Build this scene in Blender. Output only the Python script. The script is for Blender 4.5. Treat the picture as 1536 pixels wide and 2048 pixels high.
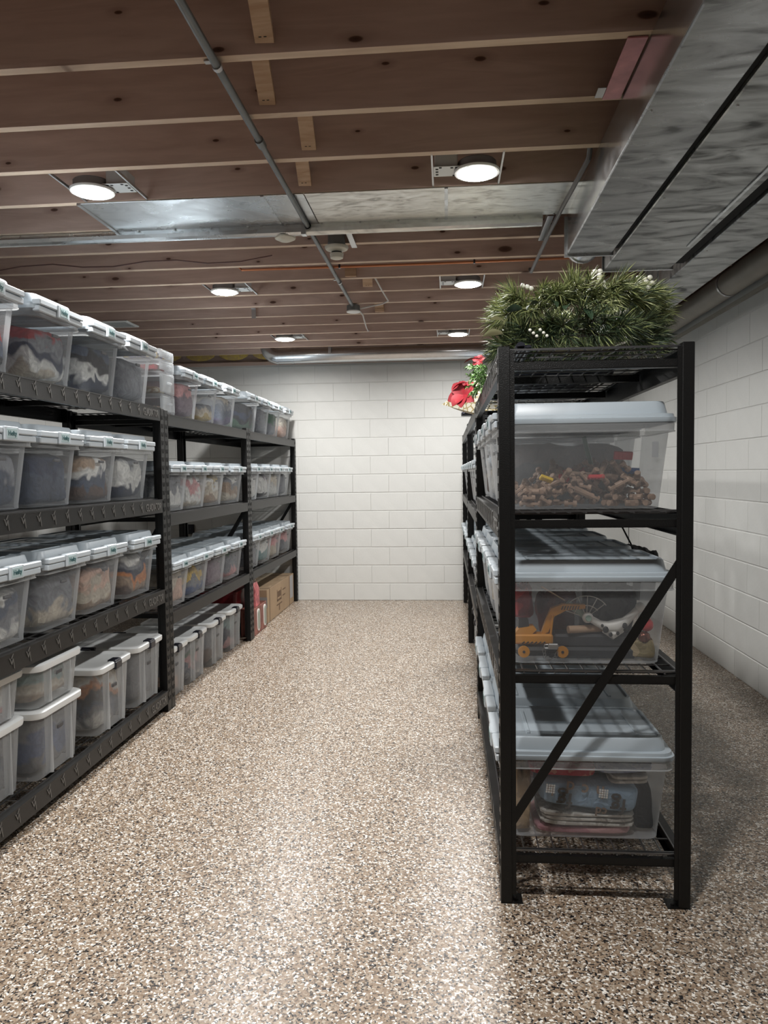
import bpy, bmesh, math, random
from mathutils import Vector, Matrix, noise
random.seed(7)
R = math.radians
for o in list(bpy.data.objects):
    bpy.data.objects.remove(o)
scn = bpy.context.scene
C = scn.collection
# ------------------------------------------------------------------ camera
FPX = 1515.0
cd = bpy.data.cameras.new('camera'); cam = bpy.data.objects.new('camera', cd); C.objects.link(cam)
cd.sensor_fit = 'VERTICAL'; cd.sensor_height = 24.0; cd.lens = FPX / 2048.0 * 24.0
cd.clip_start = 0.05; cd.clip_end = 60
cr = Vector((0.99643221, 0.08342284, -0.01278620)); cu = Vector((0.00846967, 0.05189295, 0.99861674))
cf = Vector((-0.08397095, 0.99516217, -0.05100124))
cam.matrix_world = Matrix(((cr.x, cu.x, -cf.x, 0), (cr.y, cu.y, -cf.y, 0), (cr.z, cu.z, -cf.z, 1.43), (0, 0, 0, 1)))
scn.camera = cam
# ------------------------------------------------------------------ world, exposure
w = bpy.data.worlds.new('world'); scn.world = w; w.use_nodes = True
w.node_tree.nodes['Background'].inputs[0].default_value = (0.02, 0.02, 0.022, 1)
w.node_tree.nodes['Background'].inputs[1].default_value = 0.15
scn.view_settings.view_transform = 'Standard'; scn.view_settings.look = 'None'
scn.view_settings.exposure = 0.88; scn.view_settings.gamma = 1.0; scn.view_settings.use_curve_mapping = False
scn.cycles.transparent_max_bounces = 20
scn.cycles.max_bounces = 8; scn.cycles.diffuse_bounces = 4; scn.cycles.glossy_bounces = 3
scn.cycles.use_denoising = True
scn.cycles.caustics_reflective = False; scn.cycles.caustics_refractive = False
LAMP_W = 17.0            # power of each recessed lamp
LAMPS = [(-1.62, 3.44), (0.14, 3.42), (-1.58, 5.39), (0.155, 5.40), (-1.56, 7.32), (0.11, 7.32),
         (-1.62, 1.50), (0.14, 1.48)]

# ------------------------------------------------------------------ materials
MATS = {}
def nt(name):
    m = bpy.data.materials.new(name); m.use_nodes = True
    t = m.node_tree; b = t.nodes['Principled BSDF']
    MATS[name] = m
    return m, t, b
def N(t, typ, **kw):
    n = t.nodes.new(typ)
    for k, v in kw.items():
        if k.startswith('i_'):
            n.inputs[int(k[2:])].default_value = v
        else:
            setattr(n, k, v)
    return n
def c4(c): return (c[0], c[1], c[2], 1)
def plain(name, col, rough=0.5, metal=0.0, bump=0.0, bscale=200.0, var=0.0, spec=0.5, vscale=8.0):
    m, t, b = nt(name)
    b.inputs['Base Color'].default_value = c4(col); b.inputs['Roughness'].default_value = rough
    b.inputs['Metallic'].default_value = metal; b.inputs['Specular IOR Level'].default_value = spec
    tc = N(t, 'ShaderNodeTexCoord')
    if var > 0:
        nz = N(t, 'ShaderNodeTexNoise'); nz.inputs['Scale'].default_value = vscale; nz.inputs['Detail'].default_value = 5
        t.links.new(tc.outputs['Object'], nz.inputs['Vector'])
        rp = N(t, 'ShaderNodeValToRGB')
        rp.color_ramp.elements[0].position = .3; rp.color_ramp.elements[1].position = .7
        rp.color_ramp.elements[0].color = c4([x * (1 - var) for x in col]); rp.color_ramp.elements[1].color = c4([min(1, x * (1 + var)) for x in col])
        t.links.new(nz.outputs['Fac'], rp.inputs[0]); t.links.new(rp.outputs[0], b.inputs['Base Color'])
    if bump > 0:
        nb = N(t, 'ShaderNodeTexNoise'); nb.inputs['Scale'].default_value = bscale; nb.inputs['Detail'].default_value = 3
        t.links.new(tc.outputs['Object'], nb.inputs['Vector'])
        bp = N(t, 'ShaderNodeBump'); bp.inputs['Strength'].default_value = bump; bp.inputs['Distance'].default_value = 0.002
        t.links.new(nb.outputs['Fac'], bp.inputs['Height']); t.links.new(bp.outputs[0], b.inputs['Normal'])
    return m
def ramp(t, stops, const=False):
    r = N(t, 'ShaderNodeValToRGB'); cr_ = r.color_ramp
    cr_.interpolation = 'CONSTANT' if const else 'LINEAR'
    while len(cr_.elements) < len(stops): cr_.elements.new(0.5)
    for e, (p, c) in zip(cr_.elements, stops):
        e.position = p; e.color = c4(c)
    return r

def floor_mat():
    m, t, b = nt('flake_floor')
    tc = N(t, 'ShaderNodeTexCoord')
    nz = N(t, 'ShaderNodeTexNoise'); nz.inputs['Scale'].default_value = 110; nz.inputs['Detail'].default_value = 2
    t.links.new(tc.outputs['Object'], nz.inputs['Vector'])
    mx = N(t, 'ShaderNodeMixRGB', blend_type='LINEAR_LIGHT'); mx.inputs[0].default_value = 0.008
    t.links.new(tc.outputs['Object'], mx.inputs[1]); t.links.new(nz.outputs['Color'], mx.inputs[2])
    mp = N(t, 'ShaderNodeMapping'); mp.inputs['Rotation'].default_value = (0, 0, 0.5)
    t.links.new(mx.outputs[0], mp.inputs['Vector'])
    v = N(t, 'ShaderNodeTexVoronoi', voronoi_dimensions='2D'); v.inputs['Scale'].default_value = 195
    t.links.new(mp.outputs[0], v.inputs['Vector'])
    sp = N(t, 'ShaderNodeSeparateColor'); t.links.new(v.outputs['Color'], sp.inputs[0])
    r = ramp(t, [(0, (.012, .011, .012)), (.155, (.11, .078, .055)), (.24, (.225, .16, .108)), (.50, (.29, .217, .153)),
                 (.72, (.38, .32, .255)), (.86, (.74, .71, .66))], True)
    t.links.new(sp.outputs[0], r.inputs[0])
    t.links.new(r.outputs[0], b.inputs['Base Color'])
    b.inputs['Roughness'].default_value = 0.36; b.inputs['Specular IOR Level'].default_value = 0.5
    rr = ramp(t, [(0, (.24, .24, .24)), (1, (.46, .46, .46))]); t.links.new(sp.outputs[1], rr.inputs[0]); t.links.new(rr.outputs[0], b.inputs['Roughness'])
    bp = N(t, 'ShaderNodeBump'); bp.inputs['Strength'].default_value = 0.35; bp.inputs['Distance'].default_value = 0.0015
    t.links.new(sp.outputs[2], bp.inputs['Height']); t.links.new(bp.outputs[0], b.inputs['Normal'])
    return m
def wood_mat(name, cd_, cl, knots=True, scale=1.0):
    m, t, b = nt(name)
    tc = N(t, 'ShaderNodeTexCoord'); oi = N(t, 'ShaderNodeObjectInfo')
    off = N(t, 'ShaderNodeVectorMath', operation='SCALE'); off.inputs[0].default_value = (37, 11, 23)
    t.links.new(oi.outputs['Random'], off.inputs['Scale'])
    add = N(t, 'ShaderNodeVectorMath', operation='ADD'); t.links.new(tc.outputs['Object'], add.inputs[0]); t.links.new(off.outputs[0], add.inputs[1])
    mp = N(t, 'ShaderNodeMapping'); mp.inputs['Scale'].default_value = (1.1 * scale, 9 * scale, 9 * scale); t.links.new(add.outputs[0], mp.inputs['Vector'])
    # knots: flat cells across the board face
    sx = N(t, 'ShaderNodeSeparateXYZ'); t.links.new(add.outputs[0], sx.inputs[0])
    cx_ = N(t, 'ShaderNodeCombineXYZ'); t.links.new(sx.outputs[0], cx_.inputs[0]); t.links.new(sx.outputs[2], cx_.inputs[1])
    mk = N(t, 'ShaderNodeMapping'); mk.inputs['Scale'].default_value = (2.1, 5.0, 1); t.links.new(cx_.outputs[0], mk.inputs['Vector'])
    vk = N(t, 'ShaderNodeTexVoronoi', voronoi_dimensions='2D'); vk.inputs['Scale'].default_value = 1.0; t.links.new(mk.outputs[0], vk.inputs['Vector'])
    sk = N(t, 'ShaderNodeSeparateColor'); t.links.new(vk.outputs['Color'], sk.inputs[0])
    kz = N(t, 'ShaderNodeMath', operation='MULTIPLY_ADD'); kz.inputs[1].default_value = 1.6; kz.inputs[2].default_value = .45; t.links.new(sk.outputs[0], kz.inputs[0])
    kq = N(t, 'ShaderNodeMath', operation='MULTIPLY'); t.links.new(vk.outputs['Distance'], kq.inputs[0]); t.links.new(kz.outputs[0], kq.inputs[1])
    nz = N(t, 'ShaderNodeTexNoise'); nz.inputs['Scale'].default_value = 1.3; nz.inputs['Detail'].default_value = 4; nz.inputs['Distortion'].default_value = 1.2
    t.links.new(mp.outputs[0], nz.inputs['Vector'])
    ga = N(t, 'ShaderNodeMath', operation='MULTIPLY'); ga.inputs[1].default_value = 26; t.links.new(nz.outputs['Fac'], ga.inputs[0])
    kd = N(t, 'ShaderNodeMath', operation='DIVIDE'); kd.inputs[0].default_value = 1.6
    ka = N(t, 'ShaderNodeMath', operation='ADD'); ka.inputs[1].default_value = .15; t.links.new(vk.outputs['Distance'], ka.inputs[0]); t.links.new(ka.outputs[0], kd.inputs[1])
    gs = N(t, 'ShaderNodeMath', operation='ADD'); t.links.new(ga.outputs[0], gs.inputs[0]); t.links.new(kd.outputs[0], gs.inputs[1])
    sn = N(t, 'ShaderNodeMath', operation='SINE'); t.links.new(gs.outputs[0], sn.inputs[0])
    n2 = N(t, 'ShaderNodeTexNoise'); n2.inputs['Scale'].default_value = 2.2; n2.inputs['Detail'].default_value = 6
    t.links.new(mp.outputs[0], n2.inputs['Vector'])
    ml = N(t, 'ShaderNodeMath', operation='MULTIPLY_ADD'); ml.inputs[1].default_value = .07; t.links.new(sn.outputs[0], ml.inputs[0]); t.links.new(n2.outputs['Fac'], ml.inputs[2])
    r = ramp(t, [(.3, cd_), (.75, cl)]); t.links.new(ml.outputs[0], r.inputs[0])
    out = r.outputs[0]
    if knots:
        kr = ramp(t, [(0, (.14, .1, .09)), (.035, (.22, .16, .14)), (.05, (.75, .72, .7)), (.16, (1, 1, 1))]); t.links.new(kq.outputs[0], kr.inputs[0])
        mm = N(t, 'ShaderNodeMixRGB', blend_type='MULTIPLY'); mm.inputs[0].default_value = 1
        t.links.new(out, mm.inputs[1]); t.links.new(kr.outputs[0], mm.inputs[2]); out = mm.outputs[0]
    t.links.new(out, b.inputs['Base Color']); b.inputs['Roughness'].default_value = 0.65
    b.inputs['Specular IOR Level'].default_value = 0.25
    return m
def galv_mat(name, col, rough, smudge=0.5, sc=(6, 6, 6)):
    m, t, b = nt(name)
    tc = N(t, 'ShaderNodeTexCoord')
    mp = N(t, 'ShaderNodeMapping'); mp.inputs['Scale'].default_value = sc; t.links.new(tc.outputs['Object'], mp.inputs['Vector'])
    nz = N(t, 'ShaderNodeTexNoise'); nz.inputs['Scale'].default_value = 1.6; nz.inputs['Detail'].default_value = 6; nz.inputs['Distortion'].default_value = 1.5
    t.links.new(mp.outputs[0], nz.inputs['Vector'])
    r = ramp(t, [(.30, [c * (1 - smudge) for c in col]), (.44, [c * (1 - smudge * .25) for c in col]), (.56, col), (.8, [min(1, c * 1.1) for c in col])]); t.links.new(nz.outputs['Fac'], r.inputs[0])
    t.links.new(r.outputs[0], b.inputs['Base Color'])
    rr = ramp(t, [(.35, (rough * 1.5,) * 3), (.7, (rough * .8,) * 3)]); t.links.new(nz.outputs['Fac'], rr.inputs[0]); t.links.new(rr.outputs[0], b.inputs['Roughness'])
    b.inputs['Metallic'].default_value = 0.92
    bp = N(t, 'ShaderNodeBump'); bp.inputs['Strength'].default_value = 0.12; bp.inputs['Distance'].default_value = 0.01
    n3 = N(t, 'ShaderNodeTexNoise'); n3.inputs['Scale'].default_value = 2.5; t.links.new(tc.outputs['Object'], n3.inputs['Vector'])
    t.links.new(n3.outputs['Fac'], bp.inputs['Height']); t.links.new(bp.outputs[0], b.inputs['Normal'])
    return m
def frost_mat(name, col, fac, rough=0.25, trans=0.35, grazing=0.45):
    m, t, b = nt(name)
    out = t.nodes['Material Output']
    b.inputs['Base Color'].default_value = c4(col); b.inputs['Roughness'].default_value = rough
    tl = N(t, 'ShaderNodeBsdfTranslucent'); tl.inputs[0].default_value = c4(col)
    m1 = N(t, 'ShaderNodeMixShader'); m1.inputs[0].default_value = trans
    t.links.new(b.outputs[0], m1.inputs[1]); t.links.new(tl.outputs[0], m1.inputs[2])
    tr = N(t, 'ShaderNodeBsdfTransparent'); tr.inputs[0].default_value = (.97, .975, .98, 1)
    fr = N(t, 'ShaderNodeFresnel'); fr.inputs[0].default_value = 1.45
    ma = N(t, 'ShaderNodeMath', operation='MULTIPLY_ADD'); ma.inputs[1].default_value = grazing; ma.inputs[2].default_value = fac; ma.use_clamp = True
    t.links.new(fr.outputs[0], ma.inputs[0])
    m2 = N(t, 'ShaderNodeMixShader'); t.links.new(ma.outputs[0], m2.inputs[0])
    t.links.new(tr.outputs[0], m2.inputs[1]); t.links.new(m1.outputs[0], m2.inputs[2]); t.links.new(m2.outputs[0], out.inputs['Surface'])
    return m
_cl = {}
def cloth(*cols, sc=9.0):
    key = (cols, sc)
    if key in _cl: return _cl[key]
    m, t, b = nt('cloth_%d' % len(_cl)); _cl[key] = m
    tc = N(t, 'ShaderNodeTexCoord'); oi = N(t, 'ShaderNodeObjectInfo')
    nz = N(t, 'ShaderNodeTexNoise'); nz.inputs['Scale'].default_value = sc; nz.inputs['Detail'].default_value = 3; nz.inputs['Distortion'].default_value = .8
    ad = N(t, 'ShaderNodeVectorMath', operation='ADD'); t.links.new(tc.outputs['Object'], ad.inputs[0])
    of = N(t, 'ShaderNodeVectorMath', operation='SCALE'); of.inputs[0].default_value = (13, 7, 19); t.links.new(oi.outputs['Random'], of.inputs['Scale'])
    t.links.new(of.outputs[0], ad.inputs[1]); t.links.new(ad.outputs[0], nz.inputs['Vector'])
    n = len(cols)
    if n == 1: st = [(.3, [c * .75 for c in cols[0]]), (.7, [min(1, c * 1.2) for c in cols[0]])]
    else: st = [(.3 + .4 * i / n, cols[i]) for i in range(n)]
    r = ramp(t, st, n > 1); t.links.new(nz.outputs['Fac'], r.inputs[0]); t.links.new(r.outputs[0], b.inputs['Base Color'])
    b.inputs['Roughness'].default_value = 0.9; b.inputs['Specular IOR Level'].default_value = 0.15
    n2 = N(t, 'ShaderNodeTexNoise'); n2.inputs['Scale'].default_value = 25; n2.inputs['Distortion'].default_value = 2; t.links.new(ad.outputs[0], n2.inputs['Vector'])
    bp = N(t, 'ShaderNodeBump'); bp.inputs['Strength'].default_value = 0.6; bp.inputs['Distance'].default_value = 0.01
    t.links.new(n2.outputs['Fac'], bp.inputs['Height']); t.links.new(bp.outputs[0], b.inputs['Normal'])
    return m
def band(*cols):
    """soft layers of colour from bottom to top, edges wavy"""
    key = ('band', cols)
    if key in _cl: return _cl[key]
    m, t, b = nt('layered_cloth_%d' % len(_cl)); _cl[key] = m
    tc = N(t, 'ShaderNodeTexCoord'); oi = N(t, 'ShaderNodeObjectInfo')
    of = N(t, 'ShaderNodeVectorMath', operation='SCALE'); of.inputs[0].default_value = (13, 7, 19); t.links.new(oi.outputs['Random'], of.inputs['Scale'])
    ad = N(t, 'ShaderNodeVectorMath', operation='ADD'); t.links.new(tc.outputs['Object'], ad.inputs[0]); t.links.new(of.outputs[0], ad.inputs[1])
    nz = N(t, 'ShaderNodeTexNoise'); nz.inputs['Scale'].default_value = 6.5; nz.inputs['Detail'].default_value = 2; nz.inputs['Distortion'].default_value = .6; t.links.new(ad.outputs[0], nz.inputs['Vector'])
    sp = N(t, 'ShaderNodeSeparateXYZ'); t.links.new(tc.outputs['Generated'], sp.inputs[0])
    ma = N(t, 'ShaderNodeMath', operation='MULTIPLY_ADD'); ma.inputs[1].default_value = 1.15; ma.inputs[2].default_value = -.575; t.links.new(nz.outputs['Fac'], ma.inputs[0])
    su = N(t, 'ShaderNodeMath', operation='ADD', use_clamp=True); t.links.new(ma.outputs[0], su.inputs[0]); t.links.new(sp.outputs[2], su.inputs[1])
    n = len(cols); st = []
    for i, c in enumerate(cols):
        st.append((max(0, i / n + (.04 if i else 0)), c)); st.append((min(1, (i + 1) / n - (.04 if i < n - 1 else 0)), [x * .8 for x in c]))
    r = ramp(t, st); t.links.new(su.outputs[0], r.inputs[0])
    n2 = N(t, 'ShaderNodeTexNoise'); n2.inputs['Scale'].default_value = 16; n2.inputs['Detail'].default_value = 4; n2.inputs['Distortion'].default_value = 2.5; t.links.new(ad.outputs[0], n2.inputs['Vector'])
    r2 = ramp(t, [(.3, (.62, .62, .64)), (.62, (1, 1, 1))]); t.links.new(n2.outputs['Fac'], r2.inputs[0])
    mm = N(t, 'ShaderNodeMixRGB', blend_type='MULTIPLY'); mm.inputs[0].default_value = 1; t.links.new(r.outputs[0], mm.inputs[1]); t.links.new(r2.outputs[0], mm.inputs[2])
    t.links.new(mm.outputs[0], b.inputs['Base Color']); b.inputs['Roughness'].default_value = .9; b.inputs['Specular IOR Level'].default_value = .15
    bp = N(t, 'ShaderNodeBump'); bp.inputs['Strength'].default_value = 0.7; bp.inputs['Distance'].default_value = 0.012
    t.links.new(n2.outputs['Fac'], bp.inputs['Height']); t.links.new(bp.outputs[0], b.inputs['Normal'])
    return m
def emit_mat(name, col, s):
    m, t, b = nt(name)
    b.inputs['Base Color'].default_value = (.8, .8, .8, 1)
    b.inputs['Emission Color'].default_value = c4(col); b.inputs['Emission Strength'].default_value = s
    return m
FLOOR = floor_mat()
WALL = plain('painted_block', (.62, .625, .605), .55, bump=.35, bscale=60, var=.02)
MORTAR = plain('painted_joint', (.56, .56, .545), .7, bump=.3, bscale=90)
JFACE = wood_mat('joist_wood', (.5, .365, .305), (.63, .48, .41))
JEDGE = wood_mat('joist_edge', (.56, .42, .31), (.72, .57, .44))
PALE = wood_mat('pale_wood', (.46, .3, .19), (.64, .46, .32), scale=2)
PLY = wood_mat('plywood', (.2, .12, .08), (.3, .19, .13), False)
BLACK = plain('black_powdercoat', (.0045, .0045, .0045), .38, bump=.5, bscale=330, spec=.35)
BEAM = plain('black_beam_lit', (.014, .0135, .013), .42, bump=.25, bscale=300, spec=.4)  # lighter copy of the black coat, light on aisle-side beams painted in
SLOT = plain('slot_dark', (.004, .004, .004), .8)
WIRE = plain('deck_wire', (.2, .2, .205), .3, metal=.9)
LID = plain('grey_lid', (.36, .41, .45), .38, bump=.1, bscale=40)
LIDW = plain('white_lid', (.66, .68, .68), .35)
LATCH = plain('latch_plastic', (.46, .505, .54), .32)
CLEAR = frost_mat('frosted_plastic', (.8, .83, .86), .125)
CLEARW = frost_mat('milky_plastic', (.72, .74, .75), .27)
CRYSTAL = frost_mat('clear_drawer', (.85, .88, .9), .2, .1, .3, .6)
CLIP = plain('black_clip', (.012, .013, .02), .3)
TAG = plain('dark_tag', (.06, .06, .065), .5)
STICK = plain('label_paper', (.36, .45, .46), .5)
INK = plain('teal_ink', (.01, .07, .075), .5)
GALV = galv_mat('galvanised', (.6, .62, .63), .24, .22, (2.5, 3, 3))
GALVD = galv_mat('galvanised_dull', (.42, .43, .425), .38, .72, (2.2, 5, 4))
GALVB = galv_mat('galvanised_bright', (.72, .73, .7), .4, .25, (5, 12, 6))
GALVS = plain('galvanised_smooth', (.62, .63, .64), .22, metal=.95, var=.08, vscale=4)
STEEL = plain('steel', (.5, .5, .5), .35, metal=.9)
WHITE = plain('white_plastic', (.8, .8, .78), .4)
CREAM = plain('cream_plastic', (.62, .59, .5), .45)
CONDUIT = plain('grey_conduit', (.16, .17, .17), .4, metal=.5, var=.2)
COPPER = plain('copper', (.5, .2, .1), .4, metal=.8)
CABLE = plain('grey_cable', (.12, .115, .115), .5)
CABLEW = plain('white_cable', (.55, .53, .5), .5)
CABLER = plain('brown_cable', (.13, .06, .05), .5)
LENS = emit_mat('lamp_lens', (1, .98, .95), 30)
CARD = plain('cardboard', (.42, .3, .19), .75, var=.08, vscale=3)
PIPE = plain('beige_pipe', (.36, .33, .28), .5, var=.06)
# ------------------------------------------------------------------ mesh helpers
class MB:
    def __init__(s): s.v = []; s.f = []; s.mi = []; s.sm = []
    def add(s, vs, fs, mi=0, sm=False):
        o = len(s.v); s.v += [tuple(v) for v in vs]
        for f in fs: s.f.append(tuple(i + o for i in f)); s.mi.append(mi); s.sm.append(sm)
        return s
    def box(s, x0, x1, y0, y1, z0, z1, mi=0, bottom_mi=None):
        o = len(s.f)
        s.add([(x0, y0, z0), (x1, y0, z0), (x1, y1, z0), (x0, y1, z0), (x0, y0, z1), (x1, y0, z1), (x1, y1, z1), (x0, y1, z1)],
              [(0, 3, 2, 1), (4, 5, 6, 7), (0, 1, 5, 4), (1, 2, 6, 5), (2, 3, 7, 6), (3, 0, 4, 7)], mi)
        if bottom_mi is not None: s.mi[o] = bottom_mi
        return s
    def bbox(s, x0, x1, y0, y1, z0, z1, b=.003, mi=0):
        """box with chamfered edges"""
        xs = (x0, x1); ys = (y0, y1); zs = (z0, z1); vs = []; idx = {}
        for i in (0, 1):
            for j in (0, 1):
                for k in (0, 1):
                    sx, sy, sz = (1, -1)[i], (1, -1)[j], (1, -1)[k]
                    for a, d in enumerate(((0, b, b), (b, 0, b), (b, b, 0))):
                        idx[i, j, k, a] = len(vs)
                        vs.append((xs[i] + sx * d[0], ys[j] + sy * d[1], zs[k] + sz * d[2]))
        g = lambda i, j, k, a: idx[i, j, k, a]
        fs = []
        for i in (0, 1): fs.append([g(i, 0, 0, 0), g(i, 1, 0, 0), g(i, 1, 1, 0), g(i, 0, 1, 0)][::(-1 if i == 0 else 1)])
        for j in (0, 1): fs.append([g(0, j, 0, 1), g(1, j, 0, 1), g(1, j, 1, 1), g(0, j, 1, 1)][::(1 if j == 0 else -1)])
        for k in (0, 1): fs.append([g(0, 0, k, 2), g(1, 0, k, 2), g(1, 1, k, 2), g(0, 1, k, 2)][::(-1 if k == 0 else 1)])
        for i in (0, 1):
            for j in (0, 1): fs.append([g(i, j, 0, 0), g(i, j, 1, 0), g(i, j, 1, 1), g(i, j, 0, 1)])
        for i in (0, 1):
            for k in (0, 1): fs.append([g(i, 0, k, 0), g(i, 1, k, 0), g(i, 1, k, 2), g(i, 0, k, 2)])
        for j in (0, 1):
            for k in (0, 1): fs.append([g(0, j, k, 1), g(1, j, k, 1), g(1, j, k, 2), g(0, j, k, 2)])
        for i in (0, 1):
            for j in (0, 1):
                for k in (0, 1): fs.append([g(i, j, k, 0), g(i, j, k, 1), g(i, j, k, 2)])
        return s.add(vs, fs, mi)
    def obox(s, p0, p1, wd, th, up=(0, 0, 1), mi=0):
        """bar from p0 to p1, wd across, th along up"""
        p0 = Vector(p0); p1 = Vector(p1); d = (p1 - p0).normalized(); u = Vector(up)
        sd = d.cross(u).normalized(); u = sd.cross(d).normalized()
        vs = []
        for p in (p0, p1):
            for a, b in ((-1, -1), (1, -1), (1, 1), (-1, 1)): vs.append(p + sd * (a * wd / 2) + u * (b * th / 2))
        return s.add(vs, [(0, 1, 2, 3), (7, 6, 5, 4), (0, 4, 5, 1), (1, 5, 6, 2), (2, 6, 7, 3), (3, 7, 4, 0)], mi)
    def tube(s, pts, r, n=8, mi=0, cap=True, sm=True):
        pts = [Vector(p) for p in pts]; rs = r if isinstance(r, (list, tuple)) else [r] * len(pts)
        vs = []; fs = []; prev = None
        for i, p in enumerate(pts):
            d = (pts[min(i + 1, len(pts) - 1)] - pts[max(i - 1, 0)]).normalized()
            if prev is None:
                a = Vector((0, 0, 1)) if abs(d.z) < .9 else Vector((1, 0, 0)); u = d.cross(a).normalized()
            else: u = (prev - d * prev.dot(d)).normalized()
            prev = u; v = d.cross(u)
            for k in range(n):
                a = 2 * math.pi * k / n; vs.append(p + (u * math.cos(a) + v * math.sin(a)) * rs[i])
        for i in range(len(pts) - 1):
            for k in range(n):
                a = i * n + k; b = i * n + (k + 1) % n; fs.append((a, b, b + n, a + n))
        s.add(vs, fs, mi, sm)
        if cap:
            o = len(s.v) - len(vs)
            s.f.append(tuple(o + k for k in reversed(range(n)))); s.mi.append(mi); s.sm.append(False)
            s.f.append(tuple(o + (len(pts) - 1) * n + k for k in range(n))); s.mi.append(mi); s.sm.append(False)
        return s
    def lathe(s, prof, c=(0, 0, 0), n=24, mi=0, sm=True):
        vs = []; fs = []
        for r, z in prof:
            for k in range(n):
                a = 2 * math.pi * k / n; vs.append((c[0] + r * math.cos(a), c[1] + r * math.sin(a), c[2] + z))
        for i in range(len(prof) - 1):
            for k in range(n):
                a = i * n + k; b = i * n + (k + 1) % n; fs.append((a, b, b + n, a + n))
        fs.append(tuple(reversed(range(n)))); fs.append(tuple((len(prof) - 1) * n + k for k in range(n)))
        return s.add(vs, fs, mi, sm)
    def loft(s, secs, rad=.04, seg=4, mi=0, sm=True, cap0=True, cap1=True, c=(0, 0, 0)):
        """rounded-rectangle sections (hx, hy, z[, rad])"""
        vs = []; fs = []; n = 4 * (seg + 1)
        for sec in secs:
            hx, hy, z = sec[:3]; r = min(sec[3] if len(sec) > 3 else rad, hx * .98, hy * .98)
            for q, (sx, sy) in enumerate(((1, 1), (-1, 1), (-1, -1), (1, -1))):
                for k in range(seg + 1):
                    a = math.pi / 2 * (q + k / seg)
                    vs.append((c[0] + sx * (hx - r) + r * math.cos(a), c[1] + sy * (hy - r) + r * math.sin(a), c[2] + z))
        for i in range(len(secs) - 1):
            for k in range(n):
                a = i * n + k; b = i * n + (k + 1) % n; fs.append((a, b, b + n, a + n))
        s.add(vs, fs, mi, sm)
        o = len(s.v) - len(vs)
        if cap0: s.f.append(tuple(o + k for k in reversed(range(n)))); s.mi.append(mi); s.sm.append(False)
        if cap1: s.f.append(tuple(o + (len(secs) - 1) * n + k for k in range(n))); s.mi.append(mi); s.sm.append(False)
        return s
    def sphere(s, c, r, n=8, m=6, mi=0, sq=(1, 1, 1)):
        vs = [(c[0], c[1], c[2] - r * sq[2])]; fs = []
        for i in range(1, m):
            t = -math.pi / 2 + math.pi * i / m
            for k in range(n):
                a = 2 * math.pi * k / n
                vs.append((c[0] + r * sq[0] * math.cos(t) * math.cos(a), c[1] + r * sq[1] * math.cos(t) * math.sin(a), c[2] + r * sq[2] * math.sin(t)))
        vs.append((c[0], c[1], c[2] + r * sq[2])); L = len(vs) - 1
        for k in range(n):
            fs.append((0, 1 + (k + 1) % n, 1 + k)); fs.append((L, L - n + k, L - n + (k + 1) % n))
        for i in range(m - 2):
            for k in range(n):
                a = 1 + i * n + k; b = 1 + i * n + (k + 1) % n; fs.append((a, b, b + n, a + n))
        return s.add(vs, fs, mi, True)
    def prism(s, poly, z0, z1, mi=0, ax='z'):
        n = len(poly); vs = []
        for z in (z0, z1):
            for a, b in poly: vs.append({'z': (a, b, z), 'y': (a, z, b), 'x': (z, a, b)}[ax])
        fs = [tuple(reversed(range(n))), tuple(range(n, 2 * n))] + [(i, (i + 1) % n, (i + 1) % n + n, i + n) for i in range(n)]
        return s.add(vs, fs, mi)
    def xf(s, M):
        s.v = [tuple(M @ Vector(v)) for v in s.v]; return s
    def mesh(s, name, *mats):
        me = bpy.data.meshes.new(name); me.from_pydata(s.v, [], s.f)
        for m in mats: me.materials.append(m)
        me.polygons.foreach_set('material_index', s.mi); me.polygons.foreach_set('use_smooth', s.sm)
        me.update(); bm = bmesh.new(); bm.from_mesh(me)
        bmesh.ops.recalc_face_normals(bm, faces=bm.faces); bm.to_mesh(me); bm.free()
        if any(s.sm): me.set_sharp_from_angle(angle=R(38))
        return me
    def ob(s, name, mats, parent=None, **kw):
        if not isinstance(mats, (list, tuple)): mats = [mats]
        return mobj(name, s.mesh(name, *mats), parent, **kw)
def mobj(name, me, parent=None, loc=None, rot=None, scale=None):
    o = bpy.data.objects.new(name, me); C.objects.link(o)
    if parent: o.parent = parent
    if loc: o.location = loc
    if rot: o.rotation_euler = rot
    if scale: o.scale = scale
    return o
def tag(o, label, cat, group=None):
    o['label'] = label; o['category'] = cat
    if group: o['group'] = group
    return o
def thing(name, label, cat, loc=(0, 0, 0), rz=0, group=None):
    o = bpy.data.objects.new(name, None); C.objects.link(o); o.location = loc; o.rotation_euler = (0, 0, rz)
    o.empty_display_size = .05
    return tag(o, label, cat, group)
def struct(o): o['kind'] = 'structure'; return o
_txt = {}
def text_mesh(s, size, mat, ext=.0004, bold=0.0):
    """flat text standing in the YZ plane, facing +X, centred"""
    k = (s, size, mat.name, ext, bold)
    if k in _txt: return _txt[k]
    cu_ = bpy.data.curves.new('lettering', 'FONT'); cu_.body = s; cu_.size = size; cu_.extrude = ext; cu_.offset = bold
    cu_.align_x = 'CENTER'; cu_.align_y = 'CENTER'; cu_.resolution_u = 2
    o = bpy.data.objects.new('t', cu_); C.objects.link(o)
    dg = bpy.context.evaluated_depsgraph_get(); me = bpy.data.meshes.new_from_object(o.evaluated_get(dg))
    bpy.data.objects.remove(o); bpy.data.curves.remove(cu_)
    me.transform(Matrix(((0, 0, 1, 0), (1, 0, 0, 0), (0, 1, 0, 0), (0, 0, 0, 1))))
    me.materials.clear(); me.materials.append(mat); me.name = 'lettering'; _txt[k] = me
    return me

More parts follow.
